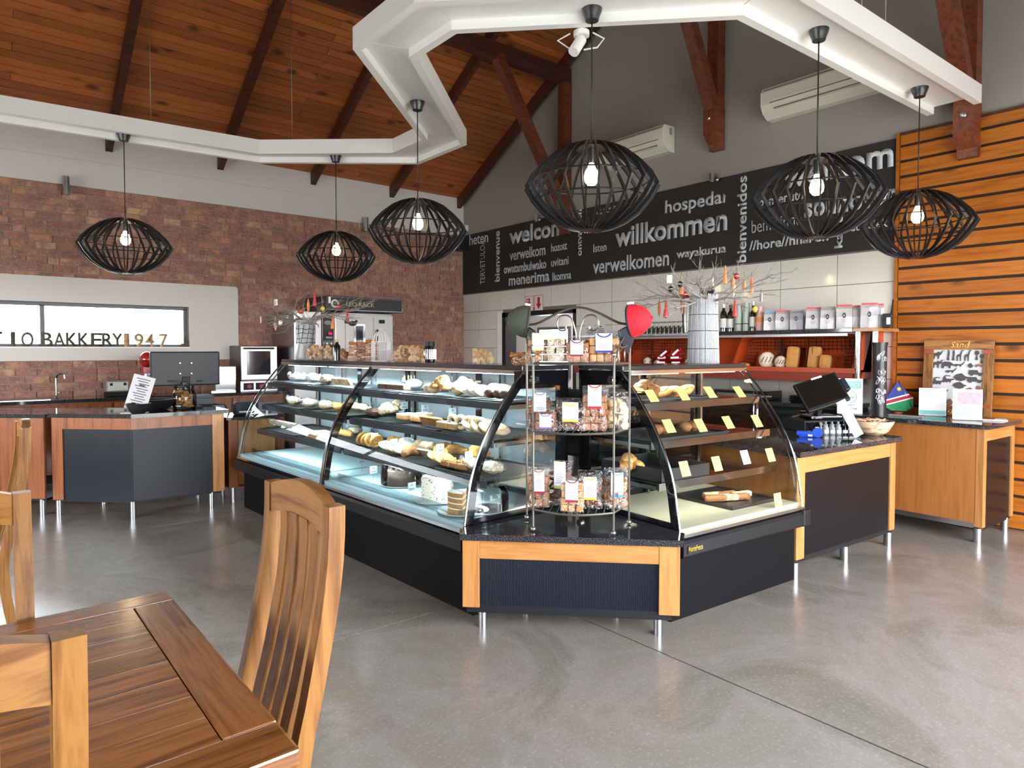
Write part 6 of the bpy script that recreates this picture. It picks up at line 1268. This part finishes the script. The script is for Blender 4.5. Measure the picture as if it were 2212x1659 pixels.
# far case
row('slice','slice_grey',(592,600,608,616,624,632,640),0,.42,'greyish wrapped slice on the lowest shelf of the far case'); row('sheet','sponge',(690,),0,.34,'large white iced sheet cake beside the divider'); row('bag','pastry_pale',(634,668,703),1,.40,'white bagged bread on the middle shelf of the far case'); row('bag','icing_white',(640,676),2,.48,'white bagged loaf on the top shelf of the far case'); row('bag','pastry_flaky',(705,),2,.46,'greenish film bag on the top shelf of the far case'); row('slice','pastry_flaky',(730,738,746,754),2,.50,'pale slice near the divider on the top shelf')
# right case
G='x'
row('mound','pastry_brown',(1395,),2,.48,'dark pie heap on the top shelf of the right case',True); row('disc','pastry_gold',(1432,1452,1480),2,.47,'flat golden pie on the top shelf of the right case',True); row('bun','pastry_brown',(1418,1436,1480,1500),1,.42,'brown savoury bun on the middle shelf of the right case',True); row('mound','pastry_gold',(1350,),0,.50,'golden loaf in the deep black tin of the right case',True)
tray('dark tray of sausage rolls on the deck of the right case',.62,1.08,.16,.62,DECKZ,True,.02)
for i,(s,t) in enumerate(((.72,.36),(.80,.33),(.88,.30),(.78,.42),(.87,.39),(.95,.33))):
    p=caseR_pt(s,t,DECKZ+.006+(.0 if i<6 else .04)); r=thing('sausage_roll',f'long brown sausage roll on the right case deck, {ORD[i]} from the left','pastry',p,R(AR-30+4*i),'sausage rolls'); MB().box(-.075,.075,-.022,.022,0,.042,b=.016).build('roll','pastry_flaky' if i%2 else 'pastry_brown',r)
# cakes on the near deck
def onL(u,v,z=DECKZ): q=atz(u,v,z); return (q.x,q.y,z)
def dome(r,rad,h): MB().lathe([(rad,.012),(rad,h*.55),(rad*.92,h*.8),(rad*.7,h*.95),(rad*.3,h),(0,h)],28).build('glass_dome','clear_glass',r)
def cakestand(label,p,rad,dm=None,dh=.2):
    r=thing('cake_plate',label,'cake plate',p,0,'white cake plates'); MB().lathe([(0,0),(rad*.6,0),(rad,.012),(rad*1.02,.016),(rad*.6,.008),(0,.007)],32).build('plate','porcelain',r)
    if dm: dome(r,dm,dh)
    return r
cp=caseL_pt(sL(866,.38),.38,DECKZ); cakestand('white plate with clear dome around the chocolate cake',cp,.15,.145,.21); ck=thing('chocolate_cake','round chocolate cake with rosettes under a clear dome','cake',cp+Vector((0,0,.009))); MB().lathe([(0,0),(.095,0),(.097,.10),(.092,.108),(0,.108)],28).build('sponge','choc_cake',ck)
for k in range(10): a=2*math.pi*k/10; MB().lathe([(.016,0),(.013,.01),(.005,.018),(0,.021)],8,(.078*math.cos(a),.078*math.sin(a),.107)).build('rosette','choc_cake',ck)
cp=caseL_pt(sL(944,.28),.28,DECKZ); cakestand('white plate under the speckled cream cake',cp,.155); ck=thing('cream_cake','tall white cream cake speckled with chocolate flakes','cake',cp+Vector((0,0,.009)))
MB().lathe([(0,0),(.10,0),(.103,.01),(.103,.14),(.097,.15),(0,.152)],32).build('cream','cream_cake',ck); m=MB(); rg=random.Random(8)
for k in range(150):
    a=rg.uniform(0,6.28); z=abs(rg.gauss(0,.06)); z=z if rg.random()<.6 else .145-z*.5
    if 0<z<.15: m.box(-.003,.003,-.001,.001,-.002,.002); m.xf(Matrix.Translation((.1035*math.cos(a),.1035*math.sin(a),z))@Matrix.Rotation(a+1.57,4,'Z'),len(m.v)-8)
for k in range(60): a=rg.uniform(0,6.28); d=rg.uniform(0,.085); m.box(-.008,.008,-.002,.002,-.001,.004); m.xf(Matrix.Translation((d*math.cos(a),d*math.sin(a),.154))@Matrix.Rotation(rg.uniform(0,3),4,'Z')@Matrix.Rotation(rg.uniform(-.5,.5),4,'Y'),len(m.v)-8)
m.build('flakes','choc_cake',ck,kind='stuff')
cp=caseL_pt(sL(1000,.22),.22,DECKZ); cakestand('white plate under the cut layer cake next to the black frame',cp,.15); ck=thing('layer_cake','cut slice of layered sponge with white cream on the near deck','cake',cp+Vector((0,0,.009)),R(70))
def wedge(r0,z0,z1): n=8; return MB().prism([(0,-.02)]+[(r0*math.sin(R(-62+62*i/n)),-.02+r0*math.cos(R(-62+62*i/n))) for i in range(n+1)],z0,z1)
for k in range(4): wedge(.115,.002+k*.032,.028+k*.032).build('sponge_layer','sponge',ck)
for k in range(4): wedge(.116,.028+k*.032,.034+k*.032).build('cream_layer','cream_fill',ck)
cp=caseL_pt(max(sL(1072,.36),.21),.36,DECKZ); pl_=cakestand('large empty white plate with clear dome at the rack end of the deck',cp,.17,.13,.17)
# deck front glass lip and far tray
lip=MB()
m=MB(); a=[caseL_pt(.05,.14,DECKZ+.0),caseL_pt(1.68,.14,DECKZ)]; 
B('deck_lip','case_glass',caseN,(.135,.139,.05,1.68,DECKZ,DECKZ+.05)); B('deck_lip','case_glass',caseF,(.135,.139,.05,1.65,DECKZ,DECKZ+.05)); B('deck_liner',plain('liner','a9c4c8',.3),caseF,(.16,.7,.25,1.45,DECKZ,DECKZ+.008)); B('deck_liner','liner',caseN,(.16,.7,.05,1.68,DECKZ,DECKZ+.004))
# ---------------- tags on pins and price cards on the glass
plain('tag_white','c9d3da',.5); plain('card_yellow','e2c069',.5); plain('card_print','9a8a5c',.6)
def pintag(label,u,v,sh,t,h):
    z=(SHELF[sh][0] if sh>=0 else DECKZ)+.004; s=sL(u,t); p=caseL_pt(s,t,z); r=thing('price_tag',label,'price tag',p,R(90+AL-28+180*0)-R(62),'white price tags on pins')
    MB().tube([(0,0,0),(0,0,h)],.0014,5).build('pin','case_trim',r); c=B('card','tag_white',r,(-.03,.03,-.003,-.001,h-.055,h)); B('print','label_lines',c,(-.008,.008,-.0038,-.003,h-.022,h-.01),(-.02,.02,-.0038,-.003,h-.045,h-.036))
for i,a in enumerate(((873,880,1,.55,.13),(918,885,1,.52,.13),(977,895,1,.50,.13),(808,940,0,.38,.12),(849,950,0,.30,.12),(950,970,0,.36,.13),(1012,980,0,.30,.13),(780,1012,-1,.42,.12),(805,1022,-1,.30,.11),(888,1045,-1,.20,.10))):
    pintag('white price tag on a pin '+['behind the iced bars','over the layered slices','behind the ring biscuits','among the cinnamon rolls','in front of the spiral discs','over the speckled oval biscuits','above the traybakes','at the left end of the near deck','second on the near deck','in front of the chocolate cake'][i],*a)
def tcur(z):
    for i in range(len(CUR2)-1):
        if CUR2[i][1]<=z<=CUR2[i+1][1]: k=(z-CUR2[i][1])/(CUR2[i+1][1]-CUR2[i][1]); return CUR2[i][0]+k*(CUR2[i+1][0]-CUR2[i][0]),Vector((CUR2[i+1][0]-CUR2[i][0],CUR2[i+1][1]-CUR2[i][1])).normalized()
    return None
def onglass(u,v):
    d=ray(u,v); best=None; f0=d[0]*fx+d[1]*fy
    for k in range(1500):
        tau=2.6+k*.0016; p=Vector((d[0],d[1],d[2]))*(tau/f0)+Vector((0,0,CH)); t=(p.x-OR[0])*nR[0]+(p.y-OR[1])*nR[1]; c=tcur(p.z)
        if c and t>=c[0]: return (p.x-OR[0])*uR[0]+(p.y-OR[1])*uR[1],t,p.z,c[1]
    return None
cards=[(1407,856,0),(1474.5,853,0),(1533,848,0),(1596,847,0),(1444,921,0),(1512.5,919.5,0),(1572,913,0),(1634,910,0),(1478,1013,0),(1547.6,1002,0),(1609,988,1),(1663,983,0),(1679,1080,0)]
rows_=[('top row',4),('second row',4),('third row',4),('bottom',1)]; ci=0
for rn,n in rows_:
    for i in range(n):
        u,v,wh=cards[ci]; ci+=1; g=onglass(u,v)
        if not g: continue
        s,t,z,tn=g; lab=('white' if wh else 'yellow')+' price card on the right case glass, '+(f'{ORD[i]} in the {rn}' if n>1 else 'alone at the bottom corner')
        o=thing('price_card',lab,'price card',(0,0,0),0,'price cards on the right case glass'); up=Vector((nR[0]*tn.x,nR[1]*tn.x,tn.y)); xa=Vector((uR[0],uR[1],0)); out=xa.cross(up).normalized(); p=caseR_pt(s,t,z)+out*.004
        M=Matrix((xa,up,out)).transposed().to_4x4(); M.translation=p; o.matrix_world=M
        B('card','tag_white' if wh else 'card_yellow',o,(-.036,.036,-.042,.042,-.001,.001),b=.0005); B('print','card_print',o,(-.012,.012,.012,.02,.001,.0016),(-.008,.008,-.008,-.002,.001,.0016),(-.022,.022,-.03,-.024,.001,.0016))
# ================================================================ dining table and chairs
wood('teak','6c3a16','965e2c',axis=0,sc=.9,rough=.22,coat=.5,c3='603414',rv=.3); wood('teak_v','7d4f24','976936',axis=2,sc=.9,rough=.4,coat=.1,c3='6c421b',rv=.22); wood('teak_y','6c3a16','965e2c',axis=1,sc=.9,rough=.22,coat=.5,c3='603414',rv=.2); wood('teak_x','7d4f24','976936',axis=0,sc=.9,rough=.4,coat=.1,c3='6c421b',rv=.2)
for k_ in ('teak_v','teak_x'): MATS[k_].node_tree.nodes['Principled BSDF'].inputs['Specular IOR Level'].default_value=.25
ZT0=.76; x0,x1,y0,y1=-.56,.455,1.148,2.16
tb=thing('dining_table','slatted teak dining table in the near left corner','table',((x0+x1)/2,(y0+y1)/2,0)); cx,cy=(x0+x1)/2,(y0+y1)/2; X0,X1,Y0,Y1=x0-cx,x1-cx,y0-cy,y1-cy; th=.034; g=.002
B('rim_board','teak',tb,(X0,X1,Y1-.085,Y1,ZT0-th,ZT0),b=.004); B('rim_board','teak',tb,(X0,X1,Y0,Y0+.115,ZT0-th,ZT0),b=.006)
B('end_board','teak_y',tb,(X1-.10,X1-.0,Y0+.115+g,Y1-.085-g,ZT0-th,ZT0),b=.004); B('end_board','teak_y',tb,(X0,X0+.10,Y0+.115+g,Y1-.085-g,ZT0-th,ZT0),b=.004)
n=8; W8=(Y1-.085-Y0-.115)/n; tm_=MB().box(X0+.10+g,X1-.10-g,.0007,W8-.0007,ZT0-th,ZT0,b=.0012).mesh('plank','teak')
B('gap_blackout','plinth_black',tb,(X0+.08,X1-.08,Y0+.1,Y1-.07,ZT0-th-.006,ZT0-th-.002))  # added dark sheet, stops the bright floor showing through the plank gaps
for k in range(n): link('plank',tm_,tb,(0,Y0+.115+k*W8,-.0012))
B('apron','teak',tb,(X0+.06,X1-.06,Y0+.05,Y0+.075,ZT0-.12,ZT0-th),b=.003); B('apron','teak',tb,(X0+.06,X1-.06,Y1-.075,Y1-.05,ZT0-.12,ZT0-th),b=.003); B('apron','teak_y',tb,(X0+.05,X0+.075,Y0+.06,Y1-.06,ZT0-.12,ZT0-th),b=.003); B('apron','teak_y',tb,(X1-.075,X1-.05,Y0+.06,Y1-.06,ZT0-.12,ZT0-th),b=.003)
for a in (X0+.04,X1-.11):
    for b_ in (Y0+.04,Y1-.11): B('leg','teak_v',tb,(a,a+.07,b_,b_+.07,0,ZT0-th),b=.006)
LEAN=[(0,.05),(.25,.01),(.42,.0),(.52,.015),(.60,.035),(.72,.06),(.85,.085),(.98,.10),(1.1,.102)]
def lean(z):
    for (a,la),(b,lb) in zip(LEAN,LEAN[1:]):
        if a<=z<=b: k=(z-a)/(b-a); return la+(lb-la)*k
    return LEAN[-1][1]
def stave(m,xa,xb,z0,z1,d,n=10,bow=0,tw=0):
    v=[];f=[]
    for i in range(n+1):
        z=z0+(z1-z0)*i/n; y=-lean(z)+bow*math.sin(math.pi*i/n)
        for x,yy in ((xa,y-d/2),(xb,y-d/2),(xb,y+d/2),(xa,y+d/2)): v.append((x,yy,z))
    for i in range(n):
        for j in range(4): f.append((i*4+j,i*4+(j+1)%4,(i+1)*4+(j+1)%4,(i+1)*4+j))
    f+=[(3,2,1,0),(4*n,4*n+1,4*n+2,4*n+3)]; m.add(v,f,False); return m
def chair():
    r=thing('dining_chair','x','chair'); w=.225
    for sx in (-1,1):
        m=MB(); stave(m,*(sorted((sx*w,sx*(w-.04)))),0,1.085,.042,16); m.build('back_post','teak_v',r)
        B('front_leg','teak_v',r,(sx*(w-.045) if sx>0 else -w,w if sx>0 else -(w-.045),.36,.405,0,.43),b=.005)
    # arched top rail
    m=MB(); n=12; v=[];f=[]
    for i in range(n+1):
        x=-w+.04+(2*w-.08)*i/n; k=1-(2*i/n-1)**2; zt=1.083+.03*k; zb=1.0+.022*k; yb=-lean(1.05)-.012*k
        for yy,zz in ((yb-.017,zb),(yb+.017,zb),(yb+.017,zt),(yb-.017,zt)): v.append((x,yy,zz))
    for i in range(n):
        for j in range(4): f.append((i*4+j,i*4+(j+1)%4,(i+1)*4+(j+1)%4,(i+1)*4+j))
    f+=[(3,2,1,0),(4*n,4*n+1,4*n+2,4*n+3)]; m.add(v,f); m.build('top_rail','teak_x',r)
    for k in range(4):
        x=-.105+.07*k; q=1-(x/.185)**2; m=MB(); stave(m,x-.0245,x+.0245,.46,1.012+.01*q,.018,12,-.010*q); m.build('back_slat','teak_v',r)
    B('lower_rail','teak_x',r,(-w+.04,w-.04,-.02,.012,.44,.49),b=.004)
    B('seat','teak_x',r,(-w,w,.015,.43,.43,.46),b=.01)
    for sx in (-1,1): B('side_rail','teak_y',r,(sx*(w-.03)-.012,sx*(w-.03)+.012,.0,.37,.37,.43))
    B('front_rail','teak_x',r,(-w+.04,w-.04,.37,.395,.37,.43))
    return r
c1=chair(); c1.location=(.605,1.76,0); c1.rotation_euler=(0,0,R(90)); c1['label']='slat back teak chair at the right side of the table, seen in full'
for p,a,lb in (((-.10,1.18,0),0,'teak chair in the bottom left corner with its back nearest the camera'),((-.085,2.135,0),R(180),'teak chair on the far side of the table at the left edge'),((.14,4.27,0),R(90),'teak chair farther back at the left edge before the blackboard counter'),((-.35,4.3,0),R(-90),'x')):
    if lb=='x': continue
    c=copy_tree(c1); c.location=p; c.rotation_euler=(0,0,a); c['label']=lb
for o in list(bpy.data.objects):
    if o.name.startswith('dining_chair'): o['group']='teak dining chairs'
